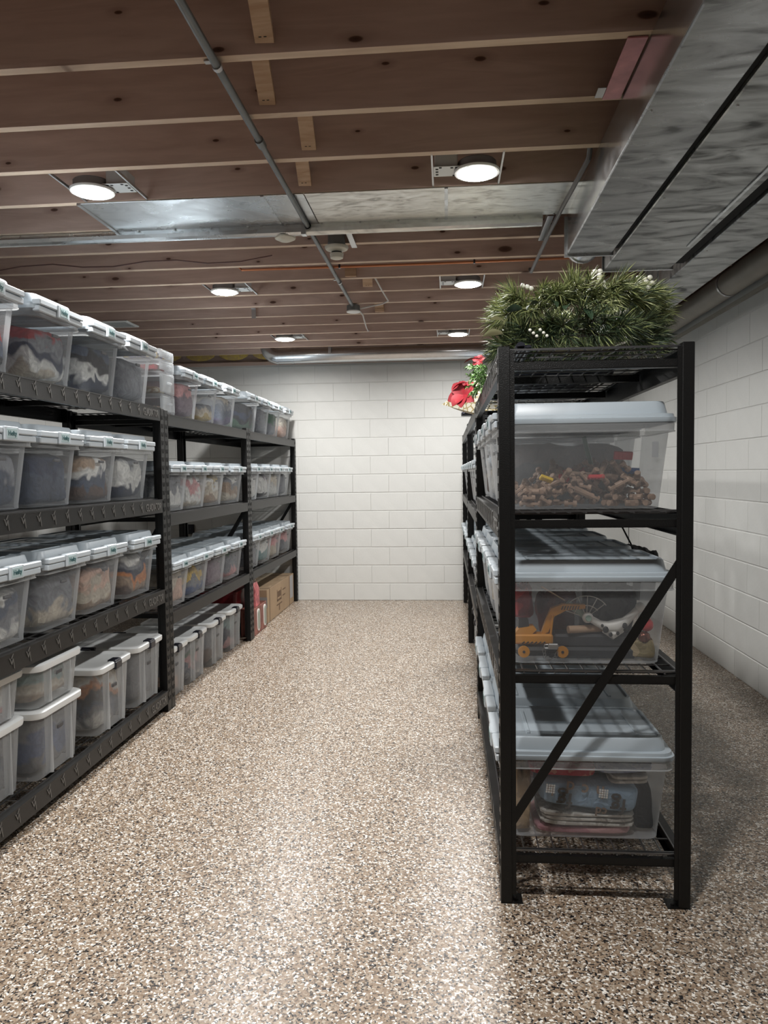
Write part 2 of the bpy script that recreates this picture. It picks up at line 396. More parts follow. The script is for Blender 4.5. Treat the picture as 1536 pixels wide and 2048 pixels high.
# ------------------------------------------------------------------ room shell
XL, XR, YB, YF, ZC = -3.45, 1.965, 8.445, -3.6, 2.755
fl = struct(MB().box(XL - .2, XR + .2, YF - .2, YB + .2, -.1, 0).ob('floor', FLOOR))
ZTOP = ZC + .286
def block_mesh(L, H, d=.004, g=.0035):
    m = MB(); a, b = L / 2 - .0004, H / 2 - g
    # front face at x=0 side: local X = outward normal, Y = along, Z = up
    m.add([(-d, -a, -b), (-d, a, -b), (-d, a, b), (-d, -a, b), (0, -a + .0012, -b + .003), (0, a - .0012, -b + .003), (0, a - .0012, b - .003), (0, -a + .0012, b - .003)],
          [(4, 5, 6, 7), (0, 1, 5, 4), (1, 2, 6, 5), (2, 3, 7, 6), (3, 0, 4, 7)])
    return m.mesh('block', WALL)
COURSE = .2045; Z0 = .193; BL = .4064
BM_, BM0 = block_mesh(BL, COURSE), block_mesh(BL, Z0)
def block_wall(name, origin, along, normal_rz, L, phase, ztop, slab):
    """blocks as children of a recessed slab; origin = start of wall line on the face"""
    wll = struct(slab.ob(name, MORTAR))
    rng = random.Random(hash(name) % 1000)
    course = 0; z = 0
    while z < ztop - .02:
        h = Z0 if course == 0 else COURSE
        me = BM0 if course == 0 else BM_
        hh = min(h, ztop - z)
        s = phase + (BL / 2 if course % 2 else 0)
        k = -math.ceil(s / BL)
        while s + k * BL < L:
            a = max(0, s + k * BL); b = min(L, s + (k + 1) * BL); k += 1
            if b - a < .05: continue
            c = (a + b) / 2
            mobj('block', me, wll, (origin[0] + along[0] * c + rng.uniform(-.0006, .0006) * along[1], origin[1] + along[1] * c + rng.uniform(-.0006, .0006) * along[0], z + hh / 2),
                 (0, 0, normal_rz), (1, (b - a) / BL, hh / h))
        z += h; course += 1
    return wll
# back wall faces -Y ; vertical joints at x = -1.477 + k*BL on courses 0,2,..
block_wall('wall_back', (XL, YB), (1, 0), -math.pi / 2, XR - XL, (-0.2493 - XL) % BL, 2.66, MB().box(XL, XR, YB + .004, YB + .15, 0, 2.66))
block_wall('wall_right', (XR, 2.3), (0, 1), math.pi, YB - 2.3, (5.36 - 2.3) % BL, 2.66, MB().box(XR + .004, XR + .15, YF, YB, 0, 2.66))
block_wall('wall_left', (XL, 2.3), (0, 1), 0, YB - 2.3, .13, 2.66, MB().box(XL - .15, XL - .004, YF, YB, 0, 2.66))
struct(MB().box(XL, XR, YF - .15, YF, 0, 2.755).ob('wall_front', PLY))
# sill plates and rim boards on the walls
struct(MB().box(XL, XR, YB + .005, YB + .15, 2.66, 2.70).box(XL, XR, YB + .09, YB + .13, 2.70, ZTOP).ob('trim_1', JFACE))
struct(MB().box(XR + .0, XR + .14, YF, YB, 2.66, 2.70).box(XR + .07, XR + .11, YF, YB, 2.70, ZTOP).ob('trim_2', JFACE))
struct(MB().box(XL - .14, XL, YF, YB, 2.66, 2.70).box(XL - .11, XL - .07, YF, YB, 2.70, ZTOP).ob('trim_3', JFACE))
# subfloor with joists, bridging
ceil = struct(MB().box(XL - .15, XR + .15, YF - .2, YB + .2, ZTOP, ZTOP + .02).ob('ceiling', PLY))
JY = [2.436, 2.828, 3.228, 3.615, 4.02, 4.417, 4.805, 5.19, 5.57, 5.948, 6.335, 6.733, 7.13, 7.505, 7.86, 8.24]
JY = [2.436 - .392 * k for k in range(15, 0, -1)] + JY
jm = MB().box(XL - .06, XR + .06, -.019, .019, 0, .286, 0, 1).mesh('joist', JFACE, JEDGE)
for y in JY: mobj('joist', jm, ceil, (0, y, ZC))
def J(i): return JY[15 + i]
def bridge(x0, i, w=.06, th=.02, x1=None):
    a, b = J(i - 1) + .022, J(i) - .022
    x1 = x0 + .02 if x1 is None else x1
    m = MB().obox((x1, a, ZC + .26), (x0, b, ZC + .035), w, th, (0, .5, 1))
    br = m.ob('bridging_strip', PALE, ceil)
    for d in (-.012, .004):
        MB().box(x0 + d, x0 + d + .009, b - .036, b - .033, ZC + .029, ZC + .0305).ob('staple', SLOT, br)
for x, i in ((-.56, 0), (-.645, 1), (-.565, 2), (-.655, 3), (-.55, -1), (-.66, -2)): bridge(x, i)
for x, i in ((-.565, 8), (-.55, 10)):
    bridge(x, i, .07)
def blk(x, i, wd=.075, dz=.055):
    MB().box(x - wd / 2, x + wd / 2, J(i) - .045, J(i) - .02, ZC + .006, ZC + .006 + dz).ob('wood_block', PALE, ceil)
blk(-.64, 7); blk(-.547, 10)
# yellow insulation at the rim
ins = MB()
for k in range(14):
    x = XL + .3 + k * .385
    ins.sphere((x, YB - .03, 2.80), .12, 10, 6, sq=(1.5, .5, .7))
io = ins.ob('insulation', cloth((.5, .36, .1), (.42, .3, .12), sc=20)); io['kind'] = 'stuff'; tag(io, 'yellow fibreglass insulation tucked above the back wall', 'insulation')
# ------------------------------------------------------------------ ducts
def duct(name, label, x0, x1, y0, y1, z0, z1, mat, seams=(), flange=True):
    t = thing(name, label, 'duct', (x0, y0, z0))
    X, Y, Z = x1 - x0, y1 - y0, z1 - z0
    MB().bbox(0, X, 0, Y, 0, Z, .004).ob('duct_body', mat, t)
    for s in seams:
        y = s - y0
        MB().box(-.006, X + .006, y - .012, y + .012, -.008, Z).ob('seam_collar', mat, t)
    for y in ((Y - .012,) if flange else ()):
        MB().box(-.01, X + .01, y, y + .016, -.01, Z).ob('end_flange', GALV, t)
    for k in range(int(Y / .8)):
        MB().lathe([(.004, -.004), (.006, 0)], (.02, .5 + k * .8, 0), 8).ob('screw', STEEL, t)
    return t
d1 = duct('trunk_duct', 'shiny galvanised trunk duct nearest the joist bays, mirroring the timber', .628, .858, YF, 4.09, 2.555, 2.752, galv_mat('duct_sheet', (.42, .43, .435), .27, .68, (2.2, 5, 4)), (1.93,))
MB().bbox(-.0015, 0, .01, 4.09 - YF - .02, .006, .195, .0005).ob('side_panel', galv_mat('duct_side', (.5, .5, .5), .16, .12, (2, 2, 2)), d1)
d2 = duct('trunk_duct', 'smudged dull grey duct hung between the two other trunk ducts', .888, 1.256, YF, 4.43, 2.558, 2.750, GALVD, ())
d3 = duct('trunk_duct', 'long dull grey duct closest to the right block wall', 1.322, 1.575, YF, 6.6, 2.556, 2.745, GALVD, (3.15,))
MB().obox((-.0 + .02, 5.4, -.004), (.32, 6.6, -.004), .012, .006).ob('crease', GALV, d2)
MB().obox((.32, 6.6, -.004), (.33, 7.6, -.004), .012, .006).ob('crease', GALV, d2)
for x0, x1, y1, lab in ((.860, .886, 4.05, 'added black strip painting the shade between the shiny and smudged ducts'), (1.262, 1.314, 4.39, 'wide added black strip painting the shaded gap beside the duct nearest the wall')):  # black strips added to paint the shade in the gaps between ducts
    tag(MB().bbox(0, x1 - x0, 0, y1 - YF, 0, .12, .002).ob('gap_shade_strip', plain('gap_shade_black', (.006, .006, .006), .9) if 'gap_shade_black' not in MATS else MATS['gap_shade_black'], loc=(x0, YF, 2.572)), lab, 'insulation')
# round take-off elbow at the end of the first duct
t = thing('duct_elbow', 'round shiny duct elbow below the end of the shiny trunk duct', 'duct', (.735, 4.11, 2.63))
pts = [(0, 0, 0)] + [(.0, .10 + .1 * math.sin(a), -.0 + .1 * (1 - math.cos(a)) * .7) for a in [k * math.pi / 2 / 6 for k in range(7)]] + [(0, .2, .11)]
MB().tube(pts, .082, 20).ob('elbow', GALVS, t)
MB().tube([(0, .085, -.002), (0, .105, .0)], .086, 20).ob('seam_collar', GALVS, t)
# panned joist bay
t = thing('panned_duct', 'flat sheet metal panels closing the joist bay above the aisle', 'duct', (-1.765, 3.60, ZC - .004))
for x0, x1, m in ((0, .90, GALV), (.90, 1.10, GALV), (1.10, 1.77, GALVB), (1.77, 2.40, GALVB)):
    o = MB().bbox(x0 + .002, x1 - .002, 0, .43, -.002, .0025, .001).ob('sheet_panel', m, t)
for x in (.90, 1.77): MB().box(x - .008, x + .008, 0, .43, -.006, .001).ob('seam_strip', GALV, t)
MB().box(-.012, .006, 0, .43, -.008, .003).ob('end_strip', STEEL, t)
for k in range(12):
    MB().sphere((.12 + k * .2, .418, -.003), .006, 6, 4).ob('screw', STEEL, t)
t = thing('metal_channel', 'long bright metal channel along the edge of the joist bay panels', 'channel', (XL + .4, 4.03, ZC - .055))
prof = [(-.004, .052), (-.006, .03), (0, .012), (.014, .002), (.03, 0), (.036, .004), (.036, .054), (.03, .054), (.03, .008), (.016, .01), (.004, .018), (0, .052)]
for x0, x1, m in ((0, 2.30, GALV), (2.305, 3.55, GALVB)):
    MB().prism([(a, b) for a, b in prof], x0, x1, ax='x').ob('channel_length', m, t)
MB().box(2.29, 2.315, -.009, .034, -.003, .05).ob('joint_sleeve', GALV, t)
# round duct at the back
t = thing('round_duct', 'round shiny duct running under the joists along the back wall', 'duct', (-1.83, 8.26, 2.73))
MB().tube([(0, 0, 0), (3.2, 0, 0)], .088, 24).ob('pipe', GALVS, t)
pts = [(0, 0, 0)] + [(-.13 * math.sin(a), 0, .13 * (1 - math.cos(a))) for a in [k * math.pi / 2 / 8 for k in range(1, 9)]] + [(-.13, 0, .25)]
MB().tube(pts, .088, 24).ob('elbow', GALVS, t)
for x in (-.01, .16, 1.6): MB().tube([(x - .012, 0, 0), (x + .012, 0, 0)], .0925, 24).ob('seam_collar', GALVS, t)
MB().box(.56, .59, -.094, -.091, 0, .12).box(.56, .59, -.094, .0, .118, .121).ob('hanger_strap', STEEL, t)
# beige pipe along the right wall
t = thing('wall_pipe', 'thick beige pipe strapped along the top of the right wall', 'pipe', (1.868, 2.4, 2.655))
MB().tube([(0, 0, 0), (0, 5.9, 0)], .082, 20).ob('pipe', PIPE, t)
for y in (2.85, 4.6): MB().tube([(0, y - .012, 0), (0, y + .012, 0)], .0875, 20).ob('pipe_strap', STEEL, t)
tag(MB().box(0, .02, 0, 5.9, -.012, .012).ob('wall_ledger', PIPE, loc=(XR - .022, 2.4, 2.55)), 'thin beige ledger strip below the wall pipe', 'trim')
# painted metal flashing beside the trunk duct
t = thing('metal_flashing', 'pink stained sheet metal flap between joists by the trunk duct', 'metal sheet', (.56, 2.44, ZC - .006))
MB().bbox(0, .062, 0, .385, -.002, .004, .001).ob('sheet', plain('pink_metal', (.5, .22, .24), .4, metal=.4, var=.35, vscale=9), t)
MB().box(-.03, -.002, .30, .37, -.001, .001).ob('tab', STEEL, t)

# ------------------------------------------------------------------ recessed lamps
ring_m = MB().lathe([(.088, -.001), (.098, .0), (.1, .004), (.1, .010), (.088, .012)], n=32).mesh('trim_ring', WHITE)
lens_m = MB().lathe([(.08, -.005), (.088, -.0005), (.088, .006)], n=32).mesh('lens', LENS)
can_m = MB().lathe([(.085, .012), (.085, .045), (.08, .05)], n=20).mesh('housing', plain('dark_can', (.3, .3, .3), .5, metal=.6))
plate_m = MB().bbox(-.06, .06, -.055, .055, 0, .004, .001).mesh('mounting_plate', plain('plate_zinc', (.6, .61, .6), .4, metal=.35))
jbox_m = MB().bbox(-.05, .05, -.045, .045, 0, .06, .003).mesh('driver_box', plain('driver_white', (.55, .56, .56), .45))
bar_m = MB().box(-.004, .004, -.19, .19, 0, .012).mesh('hanger_bar', STEEL)
hole_m = MB().box(-.006, .006, -.006, .006, -.001, 0).mesh('plate_hole', SLOT)
pos = ['near left rack', 'near right rack', 'middle left rack', 'middle right rack', 'far left rack', 'far right rack']
for i, (x, y) in enumerate(LAMPS):
    side = 1 if i % 2 == 0 else -1
    lab = ('glowing round recessed ceiling lamp hung above the ' + pos[i]) if i < 6 else 'glowing round recessed ceiling lamp behind the viewpoint, %s' % ['left racks side, nearer', 'right racks side, nearer', 'left racks side, farther', 'right racks side, farther'][i - 6]
    t = thing('recessed_lamp', lab, 'ceiling lamp', (x, y, ZC - .016), 0, 'recessed ceiling lamps')
    mobj('trim_ring', ring_m, t); mobj('lens', lens_m, t); mobj('housing', can_m, t)
    p = mobj('mounting_plate', plate_m, t, (side * .13, .0, .014))
    for hx, hy in ((-.04, -.04), (-.02, -.04), (.045, -.03), (.045, .0), (.045, .03), (.03, -.045), (-.03, .045)): mobj('plate_hole', hole_m, p, (side * hx, hy, 0))
    mobj('driver_box', jbox_m, t, (side * .135, .0, .019))
    for bx in (-.105, .195): mobj('hanger_bar', bar_m, t, (side * bx, 0, .016))
    ld = bpy.data.lights.new('lamp_light', 'AREA'); ld.shape = 'DISK'; ld.size = .155; ld.energy = LAMP_W; ld.color = (1, .985, .96); ld.spread = R(165)
    lo = bpy.data.objects.new('lamp_light', ld); C.objects.link(lo); lo.parent = t; lo.location = (0, 0, -.006)
# ------------------------------------------------------------------ conduit, wiring, detector
t = thing('conduit', 'long grey metal conduit running under the joists to a round box', 'conduit', (-.722, 0, ZC - .02))
MB().tube([(0, -2, 0), (0, 3.05, 0)], .0135, 10).ob('tube', CONDUIT, t)
MB().tube([(0, 3.0, .0), (-.003, 5.9, 0)], .0125, 10).ob('tube', CONDUIT, t)
for y in (3.0, 4.04): MB().tube([(0, y - .03, 0), (0, y + .03, 0)], .018, 10).ob('coupling', CONDUIT, t)
for y in (J(0), J(4), J(7)):
    MB().tube([(0, y - .01, 0), (0, y + .01, 0)], .017, 10).box(-.04, -.01, y - .01, y + .01, .012, .016).ob('strap', STEEL, t)
t = thing('junction_box', 'round junction box with white cover ending the ceiling conduit', 'electrical box', (-.725, 5.975, ZC - .06))
MB().lathe([(.052, .008), (.052, .05), (.048, .052)], n=20).ob('box', CONDUIT, t)
MB().lathe([(.04, -.004), (.054, .0), (.054, .008)], n=20).ob('cover', WHITE, t)
tag(MB().tube([(-.67, 5.97, ZC - .035), (-.58, 5.92, ZC - .03), (-.49, 5.9, ZC - .02), (-.44, 5.84, ZC - .01), (-.46, 5.6, ZC), (-.49, 5.3, ZC + .03)], .006, 6).ob('white_cable', CABLEW), 'thin white cable looping from the junction box up to a joist', 'cable')
tag(MB().tube([(-.69, 6.02, ZC - .03), (-.685, 6.3, ZC - .02), (-.70, 6.7, ZC - .045), (-.715, 7.0, ZC - .02), (-.715, 7.15, ZC + .02)], .006, 6).ob('white_cable', CABLEW), 'thin white cable hanging from the junction box toward the back wall', 'cable')
t = thing('smoke_detector', 'cream smoke detector on a grey box below a joist', 'smoke detector', (-.62, 4.36, ZC))
MB().lathe([(.05, -.03), (.05, .05)], n=12).ob('mounting_box', plain('grey_box', (.2, .2, .19), .5), t)
MB().lathe([(.05, -.05), (.062, -.046), (.068, -.036), (.068, -.030)], n=28).ob('base', CREAM, t)
MB().lathe([(.028, -.098), (.036, -.094), (.039, -.075), (.04, -.07), (.026, -.066), (.03, -.056), (.05, -.05)], n=28).ob('sensor_head', CREAM, t)
MB().lathe([(.03, -.068), (.03, -.06)], n=20).ob('vent_gap', SLOT, t)
tag(MB().lathe([(.03, -.02), (.055, -.008), (.058, 0)], n=20).ob('blank_cover', CREAM, loc=(-.86, 4.09, ZC - .05)), 'flat cream disc under the metal channel by the conduit', 'cover plate')
for x, lab in ((-.53, 'pale metal strap spanning the joists beside the smoke detector'), (.545, 'pale metal strap spanning the joists beside the trunk duct')):
    tag(MB().bbox(-.016, .016, 0, .42, -.003, 0, .001).box(-.016, -.013, 0, .42, 0, .03).ob('metal_strap', STEEL, loc=(x, 4.05, ZC - .005)), lab, 'strap')
tag(MB().box(-.018, .018, 0, .002, -.02, .06).box(-.018, .018, -.03, .0, .058, .06).ob('metal_bracket', STEEL, loc=(-1.6, J(10) - .05, ZC)), 'small steel bracket on a joist above the left rack', 'bracket')
t = thing('copper_pipe', 'thin copper pipe running along a joist across the ceiling', 'pipe', (-1.32, 4.90, ZC + .005))
MB().tube([(-.03, -.06, .03), (0, 0, 0), (1.2, 0, -.002), (2.1, 0, .001)], .008, 8).ob('pipe', COPPER, t)
for x in (.64, 1.5): MB().box(x - .006, x + .006, -.011, .011, -.011, .05).ob('clip', CLIP, t)
for k, (zz, lab) in enumerate(((.012, 'lowest brown cable sagging behind the metal channel'), (.03, 'middle brown cable sagging behind the metal channel'), (.045, 'upper brown cable sagging behind the metal channel'))):
    pts = [(-.5 + .11 * i, 4.20 + .055 * k + .02 * math.sin(i * .9 + k), ZC + zz + .02 * math.sin(i * .8 + k * 1.3)) for i in range(11)]
    tag(MB().tube(pts, .0045, 6).ob('brown_cable', CABLER), lab, 'cable')
tag(MB().tube([(.60, 3.24, ZC + .05), (.6, 3.3, ZC - .02), (.575, 3.55, ZC - .05), (.57, 3.8, ZC - .04), (.56, 4.3, ZC - .035), (.557, 5.1, ZC - .02), (.557, 5.18, ZC + .02)], .011, 8).ob('grey_cable', CABLE), 'thick grey cable hanging alongside the trunk duct', 'cable')
tag(MB().tube([(XL + .4 + .2 * i, 4.62 - .01 * (i % 3), ZC - .012 - .02 * math.sin(i * 1.7)) for i in range(11)], .004, 6).ob('thin_cable', CABLER), 'thin dark cable drooping under the joists at left', 'cable')
t = thing('air_register', 'pale rectangular ceiling register above the middle left rack', 'vent', (-2.81, 6.43, ZC - .01))
MB().bbox(-.11, .11, -.13, .13, 0, .012, .004).ob('frame', WHITE, t)
for k in range(6): MB().box(-.085, .085, -.1 + k * .035, -.085 + k * .035, -.003, .0).ob('louvre', plain('register_grey', (.35, .36, .36), .5) if k == 0 else MATS['register_grey'], t)
tag(MB().bbox(-.055, .055, -.03, 0, -.055, .055, .004).sphere((.02, -.032, 0), .008, 6, 4).ob('outlet_box', CLIP, loc=(-2.95, YB, .82)), 'small black box on the back wall behind the left racks', 'electrical box')
# ------------------------------------------------------------------ storage racks
PW, PD = .037, .06       # post: across the rack end, along the run
def c_beam(L, H, th=.003, lip=.028, ):
    """channel beam: web at local x 0..th facing -x ... runs along +y"""
    m = MB()
    m.box(0, th, 0, L, 0, H).box(th, lip, 0, L, H - th, H).box(th, lip * .8, 0, L, 0, th).box(-.002, .004, 0, L, H - .007, H - .001)
    return m
tick_m = MB()
for p0, p1 in (((0, 0, .018), (0, .009, -.002)), ((0, .009, -.002), (0, .016, .014)), ((0, .016, .014), (0, .021, -.018)), ((0, .009, .016), (0, .018, .03))):
    tick_m.obox((.001, p0[1], p0[2]), (.001, p1[1], p1[2]), .0035, .004, (1, 0, 0))
tick_m = tick_m.mesh('embossed_mark', plain('emboss_grey', (.1, .096, .09), .35))
slot_m = MB()
def slot_row(z0, z1, step=.05):
    m = MB(); z = z0
    while z < z1:
        m.obox((.0005, -.014, z + .012), (.0005, -.006, z - .012), .006, .002, (1, 0, 0)).obox((.0005, .014, z + .012), (.0005, .006, z - .012), .006, .002, (1, 0, 0)); z += step
    return m
DK_ = .003
def rack(label, side, xf, xb, y0, y1, shelves, H, fancy, brace=True, bh=.08, near_only=False):
    """side=+1: aisle is on +x side (left row); -1: aisle on -x side"""
    t = thing('storage_rack', label, 'shelving', ((xf + xb) / 2, y0, 0), 0, 'black steel storage racks')
    D = abs(xf - xb); L = y1 - y0
    h = D / 2
    for px in (-1, 1):           # px=+1 -> +x post
        for yy in (0, L - PD):
            x0 = h - PW if px > 0 else -h
            p = MB().bbox(x0, x0 + PW, yy, yy + PD, .004, H, .002).box(x0 - .014 if px > 0 else x0 + PW, x0 if px > 0 else x0 + PW + .014, yy + .004, yy + .008, .03, H - .012).ob('post', BLACK, t)
            fx0, fx1 = (x0 - .035, x0 + PW) if px > 0 else (x0, x0 + PW + .035)
            MB().box(fx0, fx1, yy + .001, yy + PD - .001, 0, .004).lathe([(.006, 0), (.006, .006)], ((fx0 + .02 if px > 0 else fx1 - .02), yy + .02, .003), 8).ob('foot_plate', BLACK, p)
            if px == side:
                m = slot_row(.08, H - .03)
                o = m.ob('slot_row', SLOT, p, loc=(side * h, yy + PD / 2, 0), rot=(0, 0, 0 if side > 0 else math.pi)); o['kind'] = 'stuff'
    for zt in shelves:
        for s in (-1, 1):
            m = c_beam(L - 2 * PD + .02, bh)
            b = m.ob('beam', BEAM if s == side else BLACK, t, loc=(-s * -h, PD - .01, zt - bh), rot=None)
            if s > 0:      # web must face outward (+x)
                b.scale = (-1, 1, 1)
            if s == side and fancy:
                n = 13; fx = -.0015
                lx = .3; sgn = 1
                for k in range(n):
                    yy = .10 + k * (L - 2 * PD - .42) / (n - 1)
                    if side < 0: yy = L - 2 * PD - yy
                    o = mobj('embossed_mark', tick_m, b, (fx, yy, bh * .46)); o.scale = (1, 1.4 * (1 if side > 0 else -1), 1.25)
                tm = text_mesh('GLADIATOR', .06, MATS['emboss_grey'], .0015, .0010)
                o = mobj('embossed_lettering', tm, b, (-.001, (L - 2 * PD - .13) if side > 0 else .13, bh * .46))
                o.scale = (-1, .66, 1) if side > 0 else (-1, -.66, 1)
        # end bars
        for yy in (.012, L - .03):
            bo = .002 + .03 * max(0, zt - .7); MB().box(-h + PW, h - PW, yy, yy + .02, zt - bo - .024, zt - bo).box(-h + PW, h - PW, yy, yy + .03, zt - bo - .026, zt - bo - .023).ob('end_bar', BLACK, t)
        # wire deck
        m = MB(); zz = zt + DK_; a = h - .03
        n = int((2 * a) / .05)
        for k in range(n + 1):
            x = -a + 2 * a * k / n
            m.box(x - .0022, x + .0022, .02, L - .02, zz - .0022, zz + .0022)
        for k in range(int((L - .1) / .1) + 1):
            y = .05 + k * .1; m.box(-a, a, y - .002, y + .002, zz - .0065, zz - .0022)
        for y in (.028, .04, L - .04, L - .028): m.box(-a, a, y - .0025, y + .0025, zz + .002, zz + .007)
        m.ob('wire_deck', WIRE, t)
        for y in (L * .34, L * .67): MB().box(-h + .01, h - .01, y - .012, y + .012, zz - .035, zz - .0075).ob('deck_support', BLACK, t)
    if brace:
        for yy, (za, zb) in ((.009, (1.133, .278)), (L - .012, (1.133, .278))):
            s = 1
            MB().obox((s * (h - .02), yy, za + .03), (-s * (h - .02), yy, zb - .03), .03, .004, (0, 1, 0)).obox((s * (h - .02), yy + .006, za + .017), (-s * (h - .02), yy + .006, zb - .043), .004, .014, (0, 1, 0)).ob('diagonal_brace', BLACK, t)
    return t
LF, LB = -1.70, -2.31
RF, RB = .165, .775
SH_L1 = [1.838, 1.292, .750, .131]; SH_L2 = [1.81, 1.196, .586]; SH_R1 = [1.815, 1.292, .768, .163]
rack('near left black rack with embossed beams and four loaded shelves', 1, LF, LB, 2.506, 4.462, SH_L1, 1.835, True)
rack('middle left black rack with plain beams and totes on the floor', 1, LF, LB, 4.467, 6.402, SH_L2, 1.83, False, bh=.072)
rack('far left black rack against the back wall with a carton below', 1, LF, LB, 6.407, 8.43, SH_L2, 1.83, False, bh=.072)
rack('near right black rack with the green wreath on its top shelf', -1, RF, RB, 2.465, 4.42, SH_R1, 1.83, True)
rack('middle right black rack behind the wreath rack, cushion on top', -1, RF, RB, 4.425, 6.38, SH_L2, 1.83, False, bh=.072)
rack('far right black rack ending at the back wall', -1, RF, RB, 6.385, 8.34, SH_L2, 1.83, False, bh=.072)

# ------------------------------------------------------------------ totes
body_m = MB().loft([(.240, .155, 0, .03), (.248, .163, .004, .04), (.252, .167, .02), (.276, .190, .254)], .055, 5, cap1=False).mesh('body', CLEAR)
rim_m = MB().loft([(.277, .191, .2535), (.291, .203, .2535), (.292, .204, .256), (.289, .201, .258), (.290, .202, .286)], .045, 5, cap0=False, cap1=False).mesh('rim', CLEARW)
lid_m = MB().loft([(.293, .2035, .284), (.295, .2047, .286), (.295, .2047, .300), (.289, .2, .302), (.287, .198, .312), (.271, .183, .314), (.263, .175, .350), (.260, .172, .354), (.252, .164, .354), (.249, .161, .348)], .045, 5, cap0=False).box(-.19, -.18, -.12, .12, .348, .351).box(.18, .19, -.12, .12, .348, .351).box(-.15, .15, -.004, .004, .348, .351).mesh('lid', LID)
latch_m = MB()
for y0, y1 in ((-.190, -.05), (.05, .190)):
    latch_m.bbox(.27, .308, y0, y1, .300, .324, .004).bbox(.27, .303, y0, y1, .272, .297, .004)
latch_m.bbox(.27, .312, -.05, .05, .272, .328, .004)
latch_m = latch_m.mesh('latch', LATCH)
latchs_m = MB().bbox(-.06, .06, -.214, -.196, .27, .312, .004).bbox(-.06, .06, .196, .214, .27, .312, .004).mesh('side_clip', LATCH)
stick_m = MB().bbox(.311, .3135, -.035, .035, .281, .319, .0006).mesh('label_sticker', STICK)
tag_m = MB().bbox(.262, .2705, -.024, .024, .196, .209, .0008).mesh('size_tag', TAG)
hefty_m = text_mesh('Hefty', .026, INK, .0004, .0006)
GREYT = 'grey-lidded clear totes'
def tote(label, x, y, z, side, sy=1.0, sz=1.0, yaw=0, sticker=True, sx=1.0):
    t = thing('storage_tote', label, 'storage tote', (x, y, z), (0 if side > 0 else math.pi) + yaw, GREYT)
    t.scale = (sx, sy, sz)
    mobj('body', body_m, t); mobj('rim', rim_m, t)
    l = mobj('lid', lid_m, t)
    la = mobj('latch', latch_m, t)
    if sticker:
        s = mobj('label_sticker', stick_m, la); mobj('lettering', hefty_m, la, (.3142, 0, .300))
    mobj('size_tag', tag_m, t)
    return t
def ribbed_body(h, hx=.27, hy=.19):
    m = MB().loft([(hx * .9, hy * .87, 0, .03), (hx * .925, hy * .9, .006, .04), (hx * .985, hy * .97, h - .02), (hx, hy, h - .018), (hx, hy, h)], .045, 5, cap1=False)
    for s in (-1, 1):      # pilasters on the front and ribs on the sides
        m.prism([(hx * .9, s * hy * .45 - .012), (hx * 1.0, s * hy * .45 - .004), (hx * 1.0, s * hy * .45 + .004), (hx * .9, s * hy * .45 + .012)], .012, h - .02)
    return m
def ribbed_lid(h, hx=.27, hy=.19):
    return MB().loft([(hx + .008, hy + .008, h - .022), (hx + .01, hy + .01, h - .014), (hx + .01, hy + .01, h + .004), (hx + .002, hy + .002, h + .010), (hx - .02, hy - .02, h + .010), (hx - .03, hy - .03, h + .002)], .05, 5, cap0=False)
_rb = {}
def ribbed(label, x, y, z, side, h, clips=0, group='white-lidded clear totes', sy=1.0, sx=1.0):
    if h not in _rb: _rb[h] = (ribbed_body(h).mesh('body', CLEARW), ribbed_lid(h).mesh('lid', LIDW))
    t = thing('clip_tote' if clips else 'lidded_tote', label, 'storage tote', (x, y, z), 0 if side > 0 else math.pi, group); t.scale = (sx, sy, 1)
    mobj('body', _rb[h][0], t); mobj('lid', _rb[h][1], t)
    cl = MB().bbox(.262, .290, -.035, .035, h - .032, h + .008, .004).bbox(.24, .286, -.032, .032, h + .006, h + .016, .003)
    if clips:
        cm = cl.mesh('clip', CLIP); mobj('clip', cm, t, (0, .0, 0))
        if clips > 1:
            c2 = MB().bbox(-.04, .04, .19, .208, h - .034, h + .014, .004).mesh('clip', CLIP); mobj('clip', c2, t); mobj('clip', c2, t, rot=(0, 0, math.pi))
    mobj('size_tag', MB().bbox(.252, .2635, -.024, .024, h * .62, h * .62 + .016, .001).mesh('size_tag', TAG), t)
    return t
# ---- soft contents
def lump(hx, hy, h, seed, amp=.02, n=10, p=8.0):
    idx = {}; vs = []; fs = []
    def vid(a, b, c):
        k = (round(a, 4), round(b, 4), round(c, 4))
        if k in idx: return idx[k]
        r = (abs(a) ** p + abs(b) ** p + abs(c) ** p) ** (1 / p)
        x, y, z = a / r, b / r, c / r
        q = Vector((x * hx, y * hy, z * h / 2)) * 7 + Vector((seed * 3.1, seed * 1.7, seed * .9))
        d = amp * (noise.noise(q) + .6 * noise.noise(q * 2.3) - .5)
        top = amp * 1.6 * noise.noise(Vector((x * 2.2, y * 2.2, seed))) * (z > -.2)
        idx[k] = len(vs)
        vs.append((x * (hx + d), y * (hy + d), max(0.0, h / 2 + z * (h / 2 + d * .6) + top)))
        return idx[k]
    g = [-1 + 2 * i / n for i in range(n + 1)]
    for ax in range(3):
        for sgn in (-1, 1):
            for i in range(n):
                for j in range(n):
                    q = []
                    for u, v in ((g[i], g[j]), (g[i + 1], g[j]), (g[i + 1], g[j + 1]), (g[i], g[j + 1])):
                        c = [0, 0, 0]; c[ax] = sgn; c[(ax + 1) % 3] = u; c[(ax + 2) % 3] = v; q.append(vid(*c))
                    fs.append(tuple(q if sgn > 0 else q[::-1]))
    m = MB(); m.add(vs, fs, 0, True); return m
_seed = [1]
def soft(name, label, cat, x, y, z, hx, hy, h, mat, amp=.018, group='soft goods inside totes', rz=0):
    _seed[0] += 1
    o = lump(hx, hy, h, _seed[0], amp).ob(name, mat, loc=(x, y, z), rot=(0, 0, rz))
    return tag(o, label, cat, group)
